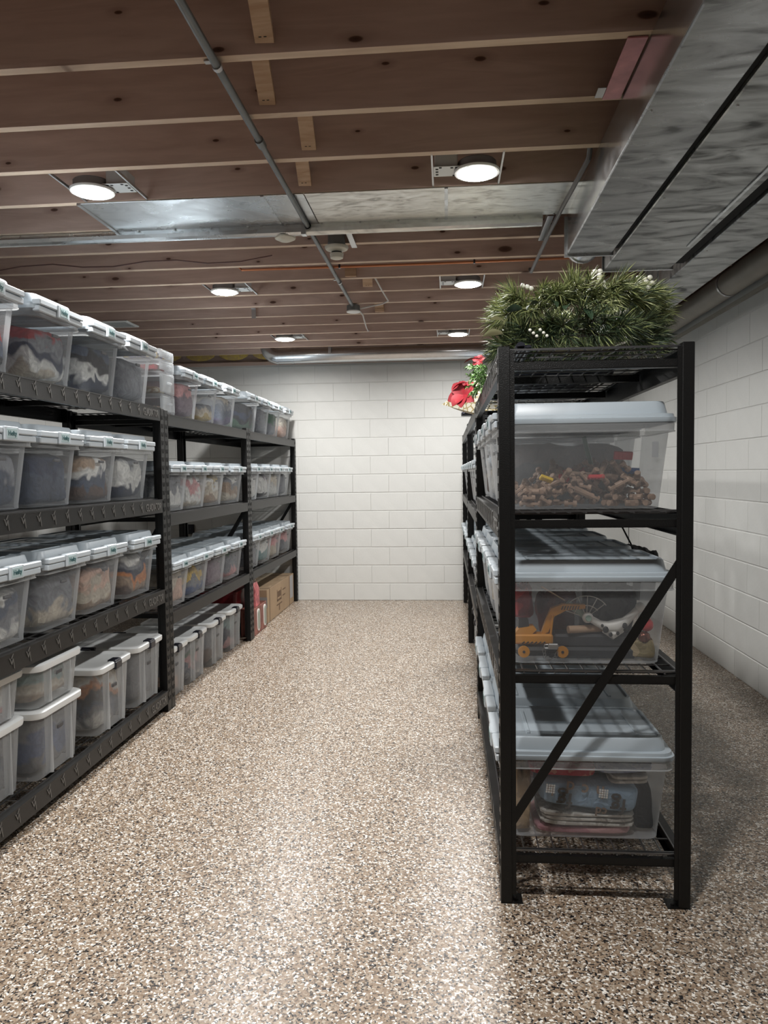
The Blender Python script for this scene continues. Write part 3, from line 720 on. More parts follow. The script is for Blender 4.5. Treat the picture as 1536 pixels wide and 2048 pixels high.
RK = {'L1': 'near left rack', 'L2': 'middle left rack', 'L3': 'far left rack', 'R1': 'near right rack', 'R2': 'middle right rack', 'R3': 'far right rack'}
ORD = ['first', 'second', 'third', 'fourth']; SHN = ['top', 'second', 'third', 'bottom']
COL = {'navy': (.022, .032, .065), 'black': (.015, .015, .018), 'grey': (.2, .21, .23), 'slate': (.065, .085, .13), 'white': (.7, .7, .67), 'cream': (.58, .52, .42),
       'tan': (.36, .26, .18), 'brown': (.13, .08, .06), 'red': (.3, .025, .03), 'pink': (.6, .3, .3), 'peach': (.62, .42, .33), 'mauve': (.22, .17, .2),
       'green': (.06, .13, .08), 'teal': (.2, .32, .32), 'blue': (.08, .12, .25), 'yellow': (.6, .42, .1), 'orange': (.6, .22, .06), 'purple': (.12, .1, .2), 'gold': (.5, .38, .16)}
def fill(rk, sh, i, x, y, z, side, items, hmax=.235, hx=.225, hy=.145):
    """stack of soft items: list of (colours, fraction of height)"""
    cols = []
    for c, f in items: cols += [c] if isinstance(c, str) else list(c)
    tot = sum(f for c, f in items); h = hmax * (.97 if tot > .6 else tot)
    nm = ', '.join(dict.fromkeys(cols[:3]))
    soft('clothes_pile', '%s clothes in the %s tote, %s shelf, %s' % (nm, ORD[i], SHN[sh], RK[rk]), 'clothes', x, y, z + .008, hx + .012, hy + .01, h, band(*[COL[c] for c in cols]), .010)
def run(rk, sh, edges, z, side, xc, desc, contents, w=.412, sy=1.0, sz=1.0, wid=None):
    for i, e in enumerate(edges):
        yc = e - w * sy / 2
        tote('clear tote of %s, %s, %s shelf, %s' % (desc[i], ['nearest', 'second along', 'third along', 'farthest'][i], SHN[sh], RK[rk]), xc, yc, z, side, sy, sz)
        if contents[i]: fill(rk, sh, i, xc, yc, z, side, contents[i], hx=.234, hy=.15)
XLC = -1.70 - .296; XRC = .165 + .293
dz = .0
run('L1', 0, [2.975, 3.47, 3.945, 4.372], 1.838 + .011, 1, XLC, ['dark and cream cloth', 'red cloth and white knitwear', 'dark plaid clothes', 'plain grey fabric'],
    [[(('black', 'slate'), .5), (('red', 'black'), .3)], [(('cream', 'white'), .38), (('navy', 'grey'), .3), ('red', .22)], [(('navy', 'white'), .45), (('black', 'slate'), .4)], [('grey', .9)]], sz=1.02)
run('L1', 1, [3.030, 3.443, 3.880, 4.305], 1.303, 1, XLC, ['slate blue fabric', 'dark navy fabric', 'brown and white cloth', 'navy and white cloth'],
    [[(('slate', 'grey'), .95)], [('slate', .5), ('navy', .45)], [(('brown', 'slate'), .5), (('white', 'tan'), .4)], [(('navy', 'white'), .5), (('white', 'grey'), .3)]])
run('L1', 2, [3.03, 3.468, 3.884, 4.351], .761, 1, XLC, ['grey and white towels', 'grey linens over beige', 'tan pouches', 'navy and orange cloth'],
    [[(('white', 'grey'), .5), (('slate', 'white'), .4)], [(('cream', 'grey'), .35), ('grey', .55)], [(('tan', 'cream'), .5), (('peach', 'grey'), .35)], [(('brown', 'tan'), .3), (('orange', 'navy'), .2), (('grey', 'white'), .4)]])
run('L2', 0, [5.232, 5.66, 6.155], 1.821, 1, XLC, ['mauve clothes', 'grey cloth over gold jars', 'purple and grey clothes'],
    [[('mauve', .45), (('mauve', 'pink'), .4)], [(('gold', 'cream'), .28), ('grey', .25)], [(('purple', 'slate'), .5), (('grey', 'cream'), .4)]], sz=.93)
run('L3', 0, [6.87, 7.332, 7.80, 8.32], 1.821, 1, XLC, ['dark green foliage', 'pale grey cloth', 'grey green cloth', 'pink and cream cloth'],
    [[(('green', 'black'), .5), (('navy', 'black'), .4)], [('grey', .85)], [(('grey', 'green'), .85)], [(('peach', 'cream'), .8)]], sz=.95)
run('L2', 1, [4.955, 5.372, 5.785, 6.30], 1.207, 1, XLC, ['pale grey cloth', 'pink and white cloth', 'tan and striped cloth', 'papers and white cloth'],
    [[(('white', 'grey'), .85)], [(('cream', 'white'), .4), (('pink', 'white'), .4)], [(('tan', 'cream'), .5), (('white', 'gold'), .35)], [(('cream', 'tan'), .35), (('grey', 'white'), .5)]], sz=.9)
run('L3', 1, [6.89, 7.375, 7.80, 8.22], 1.207, 1, XLC, ['white linens', 'dark and white cloth', 'white towels', 'pale grey towels'],
    [[('white', .85)], [(('black', 'white'), .5), (('white', 'mauve'), .35)], [(('white', 'cream'), .85)], [('grey', .8)]], sz=.92)
run('L2', 2, [4.94, 5.355, 5.79, 6.255], .597, 1, XLC, ['peach cloth', 'yellow and blue toys', 'mauve grey cloth', 'green and pink cloth'],
    [[(('peach', 'cream'), .85)], [(('blue', 'grey'), .35), (('yellow', 'grey'), .5)], [('mauve', .8)], [(('pink', 'grey'), .3), (('grey', 'green'), .5)]], sz=.9)
run('L3', 2, [6.885, 7.34, 7.76, 8.27], .597, 1, XLC, ['grey cloth', 'teal and white cloth', 'cream and pink cloth', 'pinkish grey cloth'],
    [[('grey', .8)], [(('teal', 'white'), .8)], [(('cream', 'pink'), .8)], [(('grey', 'pink'), .8)]], sz=.92)
# near left rack, bottom shelf: ribbed totes
zb = .131 + .011
def rfill(nm, x, y, z, items, hmax, hx=.232, hy=.158):
    cols = [q for c, f in items for q in c]
    soft('clothes_pile', '%s clothes in the %s' % (', '.join(dict.fromkeys(cols[:3])), nm), 'clothes', x, y, z + .008, hx, hy, hmax, band(*[COL[c] for c in cols]), .010)
GX = -1.70 - .285
ribbed('tall milky tote under another at the frame edge, bottom left shelf', GX - .045, 2.775, zb, 1, .295)
rfill('lower tote at the left frame edge', GX - .045, 2.775, zb, [(('grey',), .45), (('slate', 'grey'), .4)], .26)
ribbed('short tote of pink and white cloth at the left frame edge', GX - .045, 2.78, zb + .309, 1, .185)
rfill('short tote at the left frame edge', GX - .045, 2.78, zb + .309, [(('pink', 'white'), .45), (('white', 'cream'), .4)], .15)
ribbed('tall milky tote carrying a short tote of tan yarn', GX, 3.18, zb, 1, .295)
rfill('tall tote below the tan yarn tote', GX, 3.18, zb, [(('grey',), .4), (('blue', 'grey'), .5)], .26)
ribbed('short milky tote of tan yarn stacked on a tall tote', GX, 3.186, zb + .309, 1, .185)
rfill('short stacked tote', GX, 3.186, zb + .309, [(('tan', 'cream'), .5), (('teal', 'grey'), .35)], .15)
ribbed('clip tote with orange and white plush inside, bottom left shelf', GX, 3.735, zb, 1, .335, 2)
rfill('clip tote beside the stacked totes', GX, 3.735, zb, [(('white', 'grey'), .25), (('slate', 'black'), .3), (('orange', 'white', 'cream'), .4)], .3)
ribbed('clip tote of plain grey fabric beside the rack post', GX, 4.19, zb, 1, .335, 2)
rfill('clip tote beside the rack post', GX, 4.19, zb, [(('grey',), .9)], .3)
# floor totes under the middle left rack
for i, (e, it, ds) in enumerate(((4.95, [(('peach', 'grey'), .85)], 'peach cloth, nearest'), (5.355, [(('grey', 'slate'), .35), (('pink', 'green', 'grey'), .5)], 'mixed coloured toys, second'), (5.83, [(('brown', 'grey'), .85)], 'brown grey cloth, third'), (6.315, [(('pink', 'navy'), .4), (('teal', 'grey'), .45)], 'teal and pink cloth, farthest'))):
    ribbed('clip tote of %s on the floor under the middle left rack' % ds, -1.735 - .29, e - .21, 0, 1, .325, 1)
    rfill('%s floor clip tote, middle left rack' % ORD[i], -1.735 - .29, e - .21, 0, it, .28)
# drawer organiser on top
t = thing('drawer_tower', 'stack of small clear plastic drawers on the middle left rack top', 'drawers', (-1.90, 4.672, 1.821))
z = 0
for h in (.12, .138, .075, .062):
    c = MB().loft([(.15, .112, 0, .012), (.152, .115, .004, .012), (.152, .115, h - .006, .012), (.148, .111, h - .002, .012)], .012, 3).ob('drawer_case', CRYSTAL, t, loc=(0, 0, z))
    MB().bbox(.135, .156, -.1, .1, .012, h - .016, .003).ob('drawer_front', CRYSTAL, c)
    MB().bbox(.154, .168, -.03, .03, h * .5 - .006, h * .5 + .006, .002).ob('drawer_pull', CRYSTAL, c)
    z += h
for z0, cc, lab in ((.01, ('cream', 'peach'), 'lowest'), (.13, ('tan', 'cream'), 'second lowest'), (.268, ('brown', 'red'), 'second highest'), (.343, ('gold', 'purple'), 'highest')):
    soft('craft_bits', '%s and %s craft bits in the %s clear drawer' % (cc[0], cc[1], lab), 'craft supplies', -1.90, 4.672, 1.821 + z0, .11, .085, .04, cloth(*[COL[c] for c in cc], sc=30), .006, 'craft bits in drawers')
tag(MB().loft([(.16, .05, 0, .03), (.17, .055, .01, .03), (.175, .06, .20, .03), (.165, .05, .215, .03)], .03, 4).ob('grey_bin', plain('dark_grey_plastic', (.12, .12, .115), .5), loc=(-1.93, 8.375, 1.821)), 'dark grey rounded bin at the back end of the far left rack', 'bin')

# ---- right racks
RD = [['toy logs', 'dark clothes', 'white linens', 'brown cloth'], ['toys and a digger', 'grey cloth', 'cream cloth', 'white and grey cloth'], ['folded blankets', 'red and white cloth', 'grey clothes', 'tan cloth']]
RCN = [[None, [(('black', 'brown'), .7)], [('white', .8)], [(('brown', 'cream'), .6)]], [None, [(('grey', 'white'), .8)], [('cream', .7)], [(('white', 'grey'), .8)]], [None, [(('red', 'white'), .8)], [('slate', .7)], [(('tan', 'white'), .7)]]]
RY = [2.949, 3.40, 3.86, 4.315]
for sh in (1, 2, 3):
    run('R1', sh, RY, SH_R1[sh] + .010, -1, XRC, RD[sh - 1], RCN[sh - 1], sy=1.0)
R2E = [4.93, 5.38, 5.84, 6.30]; R3E = [6.90, 7.35, 7.80, 8.25]
for rk, E_ in (('R2', R2E), ('R3', R3E)):
    for sh, z in ((1, 1.207), (2, .597)):
        D_ = [[['white cloth', 'grey cloth', 'dark cloth', 'tan cloth'], ['grey and white cloth', 'pale cloth', 'navy cloth', 'brown cloth']],
              [['cream cloth', 'slate cloth', 'white towels', 'mauve cloth'], ['green cloth', 'peach cloth', 'black cloth', 'teal cloth']]][rk == 'R3'][sh - 1]
        cl = {'white': 'white', 'grey': 'grey', 'dark': 'black', 'tan': 'tan', 'pale': 'cream', 'navy': 'navy', 'brown': 'brown', 'cream': 'cream', 'slate': 'slate', 'mauve': 'mauve', 'green': 'green', 'peach': 'peach', 'black': 'black', 'teal': 'teal'}
        run(rk, sh, E_, z, -1, XRC, D_, [[(cl[d.split()[0]], .75)] for d in D_], sz=.9)
for i, e in enumerate(R2E):
    ribbed('clip tote on the floor under the middle right rack, %s of four' % ORD[i], XRC + .02, e - .21, 0, -1, .325, 1)
# ------------------------------------------------------------------ contents of the three near right totes
BY = 2.949 - .206
# --- toy logs
LOGM = plain('log_wood', (.3, .2, .14), .55, var=.25, vscale=40)
def log_mesh(L, r, notches):
    """log along X with notched necks"""
    xs = [-L / 2, -L / 2 + .002]
    for n in notches: xs += [n - .0085, n - .0075, n + .0075, n + .0085]
    xs += [L / 2 - .002, L / 2]
    m = MB(); n_ = 10; vs = []; fs = []
    for i, x in enumerate(xs):
        neck = any(abs(x - q) < .008 for q in notches)
        rr = r * (.86 if i in (0, len(xs) - 1) else 1)
        for k in range(n_):
            a = 2 * math.pi * (k + .5) / n_; z = math.sin(a) * rr
            if neck: z = max(-r * .45, min(r * .45, z))
            vs.append((x, math.cos(a) * rr, z))
    for i in range(len(xs) - 1):
        for k in range(n_):
            a = i * n_ + k; b = i * n_ + (k + 1) % n_; fs.append((a, b, b + n_, a + n_))
    fs += [tuple(reversed(range(n_))), tuple((len(xs) - 1) * n_ + k for k in range(n_))]
    m.add(vs, fs, 0, False); return m.mesh('toy_log', LOGM)
LOGS = [(log_mesh(.042, .0106, [0]), .042, 'short bone shaped wooden toy log'), (log_mesh(.075, .0106, [-.022, .022]), .075, 'two notch wooden toy log'),
        (log_mesh(.115, .0106, [-.043, .043]), .115, 'medium wooden toy log'), (log_mesh(.185, .0106, [-.078, .078]), .185, 'long wooden toy log')]
rng = random.Random(11)
gx0, gx1, gy0, gy1, cell = .212, .704, 2.592, 2.885, .006
nx, ny = int((gx1 - gx0) / cell), int((gy1 - gy0) / cell)
zb1 = SH_R1[1] + .010 + .007
hm = [[zb1] * ny for _ in range(nx)]
def target(x, y):
    """desired pile surface"""
    u = (x - gx0) / (gx1 - gx0); f = (y - gy0) / (gy1 - gy0)
    prof = .035 + .085 * math.sin(min(1, u * 1.18) * math.pi * .62) if u < .84 else .10 - (u - .84) * .28
    return zb1 + prof * (.50 + .5 * min(1, f * 2.4 + .05))
cnt = 0
for att in range(2600):
    k = rng.choices(range(4), (10, 7, 3, 1))[0]; me, L, lab = LOGS[k]
    a = rng.uniform(0, math.pi); dx, dy = math.cos(a) * L / 2, math.sin(a) * L / 2
    mx_, my_ = abs(dx) + .012, abs(dy) + .012
    if gx1 - gx0 < 2 * mx_ or gy1 - gy0 < 2 * my_: continue
    x = rng.uniform(gx0 + mx_, gx1 - mx_); f = rng.random() ** 1.6; y = gy0 + my_ + f * (gy1 - gy0 - 2 * my_)
    cells = set(); ns = max(3, int(L / cell)); ha = []; hb = []
    for s in range(ns + 1):
        u = s / ns * 2 - 1
        for wv in (-.008, 0, .008):
            i = int((x + dx * u - math.sin(a) * wv - gx0) / cell); j = int((y + dy * u + math.cos(a) * wv - gy0) / cell)
            if 0 <= i < nx and 0 <= j < ny: cells.add((i, j, u))
    h0 = max(hm[i][j] for i, j, u in cells if u <= 0); h1 = max(hm[i][j] for i, j, u in cells if u >= 0)
    tl = max(-.7, min(.7, math.atan2(h1 - h0, L * .8)))
    if (h0 + h1) / 2 > target(x, y) - .004: continue
    zc = (h0 + h1) / 2 + .0105
    # keep clear of everything under it
    zc += max(0, max(hm[i][j] - (zc + math.tan(tl) * u * L / 2 * math.cos(tl)) + .0095 for i, j, u in cells))
    for i, j, u in cells: hm[i][j] = max(hm[i][j], zc + math.sin(tl) * u * L / 2 + .0095)
    o = mobj('toy_log', me, None, (x, y, zc), (rng.choice((0, math.pi / 2)) * (abs(tl) < .2), -tl, a))
    tag(o, lab + ' in the pile in the second shelf tote', 'toy', 'toy logs in the tote'); cnt += 1
    if cnt >= 190: break
def pile_z(x, y):
    return hm[max(0, min(nx - 1, int((x - gx0) / cell)))][max(0, min(ny - 1, int((y - gy0) / cell)))]
def plastic(name, col, r=.35): return plain(name, col, r)
PR, PBL, PY, PG = plastic('toy_red', (.5, .03, .035)), plastic('toy_blue', (.02, .12, .4)), plastic('toy_yellow', (.75, .5, .02)), plastic('toy_green', (.03, .1, .06))
def toyroof(x, y, mat, lab, rot, sc=1.0, dzz=.012, name='toy_roof'):
    m = MB().bbox(-.045 * sc, .045 * sc, -.006, .006, -.02 * sc, .02 * sc, .002)
    for k in range(5): m.box(-.04 * sc + k * .018 * sc, -.032 * sc + k * .018 * sc, -.0075, -.006, -.018 * sc, .018 * sc)
    tag(m.ob(name, mat, loc=(x, y, pile_z(x, y) + dzz), rot=rot), lab, 'toy', 'plastic toy building pieces')
toyroof(.445, 2.74, PR, 'dark red plastic toy roof panel atop the log pile', (.15, -.12, .1), 1.15, .026)
toyroof(.628, 2.70, PBL, 'blue plastic toy panel at the right of the log pile', (1.2, .05, .1), .75, .016)
toyroof(.60, 2.66, PR, 'red plastic toy panel below the blue one', (.3, .05, .05), .7, .018)
toyroof(.50, 2.615, PR, 'red plastic toy strip at the bottom of the log pile', (1.3, 0, .05), .6, .012)
toyroof(.335, 2.62, PY, 'yellow plastic toy saddle at the left of the log pile', (.9, .35, .2), .5, .014, 'toy_saddle')
tag(MB().tube([(0, 0, 0), (-.024, .01, .10)], .0085, 10).ob('toy_post', PG, loc=(.508, 2.745, pile_z(.5, 2.74) + .004)), 'dark green toy post leaning behind the red roof panel', 'toy')
tag(MB().box(0, .02, -.0015, 0, 0, .05).ob('sticker', plain('grey_sticker', (.25, .26, .27), .6), loc=(.668, 2.5535, 1.302 + .17), rot=(.07, 0, 0)), 'small grey sticker on the side of the toy log tote', 'sticker')
# --- toys with digger
Z2 = SH_R1[2] + .010
YEL = plain('digger_yellow', (.62, .26, .02), .4); DK = plain('digger_black', (.02, .02, .021), .5)
t = thing('toy_digger', 'yellow toy excavator with black tracks in the third shelf tote', 'toy', (.30, 2.625, Z2 + .010))
MB().bbox(-.078, .055, -.025, .03, .05, .085, .006).prism([(-.078, .08), (-.02, .08), (.0, .1), (-.01, .112), (-.06, .105)], -.02, .025, ax='y').ob('body', YEL, t)
MB().bbox(-.075, .10, -.028, .034, .008, .044, .014).ob('track', DK, t)
for x in (-.045, .085):
    w_ = MB().lathe([(.02, -.004), (.02, .004)], n=14).xf(Matrix.Rotation(math.pi / 2, 4, 'X')).ob('wheel', YEL, t, loc=(x, -.032, .027)); MB().lathe([(.005, 0), (.005, .006)], n=8).xf(Matrix.Rotation(math.pi / 2, 4, 'X')).ob('hub', DK, w_)
bm_ = MB().prism([(.015, .08), (.04, .09), (.062, .145), (.10, .165), (.165, .172), (.165, .185), (.09, .187), (.05, .172), (.03, .125)], -.012, .012, ax='y').ob('boom', YEL, t)
for k in range(7): MB().obox((.085 + k * .009, -.0125, .168), (.09 + k * .009, -.0125, .181), .003, .002, (0, 1, 0)).ob('stripe', DK, bm_)
MB().tube([(.045, -.016, .06), (.055, -.016, .15)], .004, 8).ob('piston', YEL, t)
MB().prism([(-.062, .105), (-.025, .112), (-.028, .135), (-.06, .135)], -.015, .02, ax='y').ob('cab', DK, t)
for k in range(6): MB().obox((-.05 + k * .014, -.0255, .053), (-.042 + k * .014, -.0255, .06), .004, .002, (0, 1, 0)).ob('stripe', DK, t)
t = thing('padlock', 'small silver padlock lying against the tote wall by the digger', 'padlock', (.352, 2.583, Z2 + .058))
MB().bbox(-.017, .017, -.007, .007, -.010, .010, .003).ob('lock_body', STEEL, t)
MB().tube([(-.017, 0, -.006), (-.028, 0, -.006), (-.03, 0, 0), (-.028, 0, .006), (-.017, 0, .006)], .0022, 6).ob('shackle', STEEL, t)
t = thing('small_chain', 'short steel chain hanging below the padlock', 'chain', (.352, 2.586, Z2 + .03))
for x, z, a in ((-.03, .012, 0), (-.028, -.005, .1), (-.014, -.016, 1.4), (.004, -.014, .9), (.012, .0, .2)):
    pts = [(.0045 * math.cos(q), 0, .010 * math.sin(q)) for q in [2 * math.pi * i / 10 for i in range(11)]]
    MB().tube(pts, .0013, 5).ob('link', STEEL, t, loc=(x, 0, z), rot=(0, a, 0))
WH = plain('toy_white', (.72, .7, .66), .4); GRN = plain('pale_green', (.3, .42, .36), .5)
t = thing('toy_dog', 'white spotted toy with black patches and green knob in the toy tote', 'toy', (.56, 2.625, Z2 + .145))
MB().tube([(-.075, 0, .0), (-.045, 0, -.018), (-.02, 0, -.028), (.01, 0, -.026), (.04, 0, -.01), (.065, 0, .015), (.083, 0, .034)], [.012, .013, .02, .024, .017, .013, .012], 10).ob('body', WH, t)
MB().tube([(-.03, .004, -.035), (-.0, .0, -.05), (.03, .004, -.035)], [.014, .022, .014], 8).ob('belly', WH, t)
for x, z, s in ((-.028, -.034, .010), (-.012, -.05, .007), (.035, -.02, .009), (.012, -.046, .006), (-.04, -.02, .005)): MB().sphere((x, -.019, z), s, 8, 5, sq=(1, .45, 1.2)).ob('patch', DK, t)
MB().sphere((-.085, 0, .004), .019, 12, 8).ob('head_knob', WH, t); MB().lathe([(.011, 0), (.009, .004)], n=12).xf(Matrix.Rotation(math.pi / 2, 4, 'X')).ob('green_cap', GRN, t, loc=(-.085, -.016, .004))
MB().sphere((.09, 0, .04), .017, 12, 8).ob('tail_knob', WH, t)
t = thing('toy_fan', 'white wire fan wheel standing behind the spotted toy', 'toy', (.43, 2.645, Z2 + .155))
for k in range(6):
    a = .35 + k * .42; MB().tube([(.045, 0, -.01), (.045 - .08 * math.cos(a), 0, -.01 + .075 * math.sin(a))], .0016, 5).ob('spoke', WH, t)
for r_ in (.045, .08): MB().tube([(.045 - r_ * math.cos(a), 0, -.01 + r_ * .94 * math.sin(a)) for a in [.3 + k * .14 for k in range(17)]], .0018, 5).ob('rim', WH, t)
tag(MB().tube([(-.035, .01, .03), (.03, 0, -.02)], .012, 10).ob('green_tube', GRN, loc=(.445, 2.65, Z2 + .165)), 'pale green tube between the fan wheel and spotted toy', 'toy')
tag(MB().tube([(-.06, 0, 0), (.06, .03, 0)], .0135, 12).ob('wooden_rod', PALE, loc=(.468, 2.62, Z2 + .108)), 'short round wooden rod lying under the spotted toy', 'toy')
tag(MB().bbox(-.13, .13, -.04, .05, 0, .045, .008).box(-.06, .03, -.041, -.04, .02, .034).ob('black_case', plain('charcoal_case', (.035, .038, .045), .5), loc=(.49, 2.665, Z2 + .045)), 'flat charcoal toy case under the wooden rod', 'toy')
tag(MB().bbox(-.15, .15, -.03, .12, 0, .04, .01).ob('dark_box', plain('dark_box', (.022, .024, .028), .5), loc=(.49, 2.65, Z2 + .006)), 'dark plastic box at the bottom of the toy tote', 'toy')
soft('red_garment', 'red cloth draped at the left of the toy tote', 'clothes', .262, 2.73, Z2 + .13, .042, .1, .12, cloth((.4, .035, .04), (.25, .02, .03)), .02)
soft('maroon_garment', 'maroon cloth heaped behind the toy digger', 'clothes', .39, 2.78, Z2 + .06, .072, .08, .16, cloth((.12, .025, .03), (.09, .02, .03)), .02)
soft('dark_garment', 'dark navy cloth heaped behind the spotted toy', 'clothes', .57, 2.78, Z2 + .06, .09, .08, .185, cloth((.025, .028, .035), (.05, .05, .055)), .015)
soft('tan_bag', 'tan cloth bag at the lower right of the toy tote', 'bag', .655, 2.68, Z2 + .008, .045, .07, .065, cloth((.42, .33, .2), (.25, .2, .1)), .01)
for x, z, r_, m_, lab in ((.672, .125, .024, PR, 'shiny red ornament at the right of the toy tote'), (.665, .082, .021, plain('bronze_ball', (.16, .05, .03), .25, metal=.6, var=.6, vscale=150), 'bronze sequin ornament below the red ornament')):
    t = thing('ball_ornament', lab, 'ornament', (x, 2.63, Z2 + z)); MB().sphere((0, 0, 0), r_, 14, 10).ob('ball', m_, t); MB().lathe([(.006, r_ - .002), (.006, r_ + .006)], n=8).ob('cap', STEEL, t)
tag(MB().obox((-.05, 0, .03), (.03, .02, -.02), .012, .004).ob('yellow_stick', PALE, loc=(.37, 2.63, Z2 + .225)), 'pale wooden stick near the top of the toy tote', 'toy')
# --- folded blankets
Z3 = SH_R1[3] + .010
def folded(name, lab, x, y, z, hx, hy, h, mat, n=3, rz=0, tilt=0):
    t = thing(name, lab, 'blanket', (x, y, z), rz, 'folded blankets in the bottom tote'); t.rotation_euler = (0, tilt, rz)
    for k in range(n):
        hh = h / n
        lump(hx - .004 * (k % 2), hy, hh * .94, _seed[0] + k, .004, 8, 7).ob('fold', mat, t, loc=(.003 * (k % 2), 0, k * hh))
    _seed[0] += n
    return t
WC = cloth((.62, .6, .55), (.5, .47, .43), (.66, .64, .6), sc=18); BLU = cloth((.27, .38, .5), sc=6); INKB = plain('print_dark', (.05, .045, .04), .8); INKT = plain('print_brown', (.2, .14, .1), .8)
folded('pink_blanket', 'pale pink folded blanket at the bottom of the blanket tote', .455, 2.71, Z3 + .008, .165, .118, .028, cloth((.6, .36, .36), (.5, .25, .28), sc=10), 1)
folded('white_blanket', 'white printed blanket folded above the pink one', .47, 2.705, Z3 + .038, .165, .118, .046, WC, 3, .02, .03)
bt = folded('blue_blanket', 'folded blue fleece blanket printed with letters', .47, 2.70, Z3 + .098, .17, .122, .098, BLU, 1, 0, .10)
def printed(ch, size, mat, x, z, rot=math.pi):
    me = text_mesh(ch, size, mat, .0008, .0011)
    o = mobj('printed_letter', me, bt, (x, -.1165, z)); o.rotation_euler = (rot, 0, -math.pi / 2)
    o.rotation_mode = 'XYZ'
    o.matrix_local = Matrix.Translation((x, -.1285, z)) @ Matrix.Rotation(rot, 4, 'Y') @ Matrix.Rotation(-math.pi / 2, 4, 'Z')
printed('fg', .078, INKB, -.085, .03); printed('fg', .078, INKB, .095, .032)
printed('c', .06, INKT, -.02, .074); printed('d', .06, INKT, -.07, .078); printed('h', .06, INKT, .03, .074); printed('b', .05, INKT, -.135, .06); printed('cd', .042, INKT, .04, .006)
DOTS = plain('print_white', (.7, .7, .68), .8)
for cx_ in (-.148, .03):
    for i in range(4):
        for j in range(4): MB().box(-.003, .003, -.001, .001, -.003, .003).ob('printed_dot', DOTS, bt, loc=(cx_ + i * .008, -.1285, .052 + j * .008 + (.004 if cx_ > 0 else 0)))
folded('cream_blanket', 'cream printed blanket folded at the right above the blue one', .61, 2.70, Z3 + .186, .07, .115, .034, WC, 2, 0, -.03)
folded('denim_blanket', 'pale blue mottled blanket folded at the upper right', .60, 2.70, Z3 + .226, .095, .12, .026, cloth((.3, .34, .5), (.42, .47, .6), (.26, .3, .45), sc=14), 1, 0, -.05)
folded('red_blanket', 'red blanket with pale print on top of the tote', .385, 2.70, Z3 + .215, .115, .125, .036, cloth((.38, .04, .06), (.38, .04, .06), (.38, .04, .06), (.5, .2, .16), sc=30), 1, 0, .02)
soft('tan_blanket', 'tan padded blanket bundled at the left of the blanket tote', 'blanket', .252, 2.70, Z3 + .008, .034, .11, .225, cloth((.4, .28, .16), (.33, .23, .13)), .014)
soft('black_blanket', 'black folded cloth at the right of the blanket tote', 'blanket', .672, 2.73, Z3 + .008, .033, .10, .15, cloth((.02, .022, .026)), .008)
# --- black bag hanging behind the near right rack
t = thing('black_bag', 'black bag hanging behind the third shelf of the near right rack', 'bag', (.872, 3.56, .84))
lump(.055, .17, .235, 5, .015).ob('bag_body', plain('black_cloth', (.008, .008, .009), .8), t)
for y in (.12,): MB().tube([(0, y, .23), (-.06, y * .8, .34), (-.092, y * .7, .452), (-.105, y * .7, .455)], .004, 6).ob('strap', MATS['black_cloth'], t)

# ------------------------------------------------------------------ wreath, flowers, cushion on top of the right racks
NM = [plain('needle_light', (.34, .38, .15), .5), plain('needle_mid', (.17, .21, .085), .5), plain('needle_dark', (.035, .06, .03), .5), plain('needle_toplit', (.58, .6, .33), .5)]
STEM = plain('branch_brown', (.06, .05, .03), .8)
def brush(mb, p0, p1, nn, ln, rg, mats, wd=.0017):
    p0 = Vector(p0); p1 = Vector(p1); d = (p1 - p0).normalized(); a = Vector((0, 0, 1)) if abs(d.z) < .9 else Vector((1, 0, 0)); u = d.cross(a).normalized(); v = d.cross(u)
    for k in range(nn):
        f = (k + rg.random()) / nn; b = p0.lerp(p1, f); q = rg.uniform(0, 2 * math.pi)
        o = u * math.cos(q) + v * math.sin(q); sp = rg.uniform(.45, .95) * (1.15 - .55 * f)
        e = b + (d * (1 - sp * .5) + o * sp).normalized() * ln * rg.uniform(.75, 1.15) + Vector((0, 0, -.006))
        s = (e - b).cross(Vector((rg.random() - .5, rg.random() - .5, rg.random() - .5))).normalized() * wd
        m_ = b.lerp(e, .55) + Vector((0, 0, .004))
        mb.add([b - s * .6, b + s * .6, m_ + s, e, m_ - s], [(0, 1, 2, 4), (4, 2, 3)], rg.choices(range(len(mats)), mats)[0])
def leaf(L, W, mat, parent, M, name='leaf'):
    m = MB(); vs = []; n = 6
    for i in range(n + 1):
        f = i / n; w_ = W * math.sin(math.pi * min(1, f * .93 + .06)) ** .8; z = .12 * L * math.sin(f * math.pi) ** 1
        vs += [(f * L, -w_, z + w_ * .25), (f * L, 0, z), (f * L, w_, z + w_ * .25)]
    fs = []
    for i in range(n):
        for j in (0, 1): fs.append((i * 3 + j, i * 3 + j + 1, i * 3 + j + 4, i * 3 + j + 3))
    vs2 = [(x, y, z - .0012) for x, y, z in vs]; N_ = len(vs)
    m.add(vs + vs2, fs + [tuple(reversed([q + N_ for q in f])) for f in fs], 0, True)
    o = m.ob(name, mat, parent); o.matrix_local = M; return o
LEAFD = plain('leaf_dark', (.03, .055, .03), .35); LEAFP = plain('leaf_pale', (.5, .52, .3), .5); BERRY = plain('berry_white', (.75, .74, .66), .4)
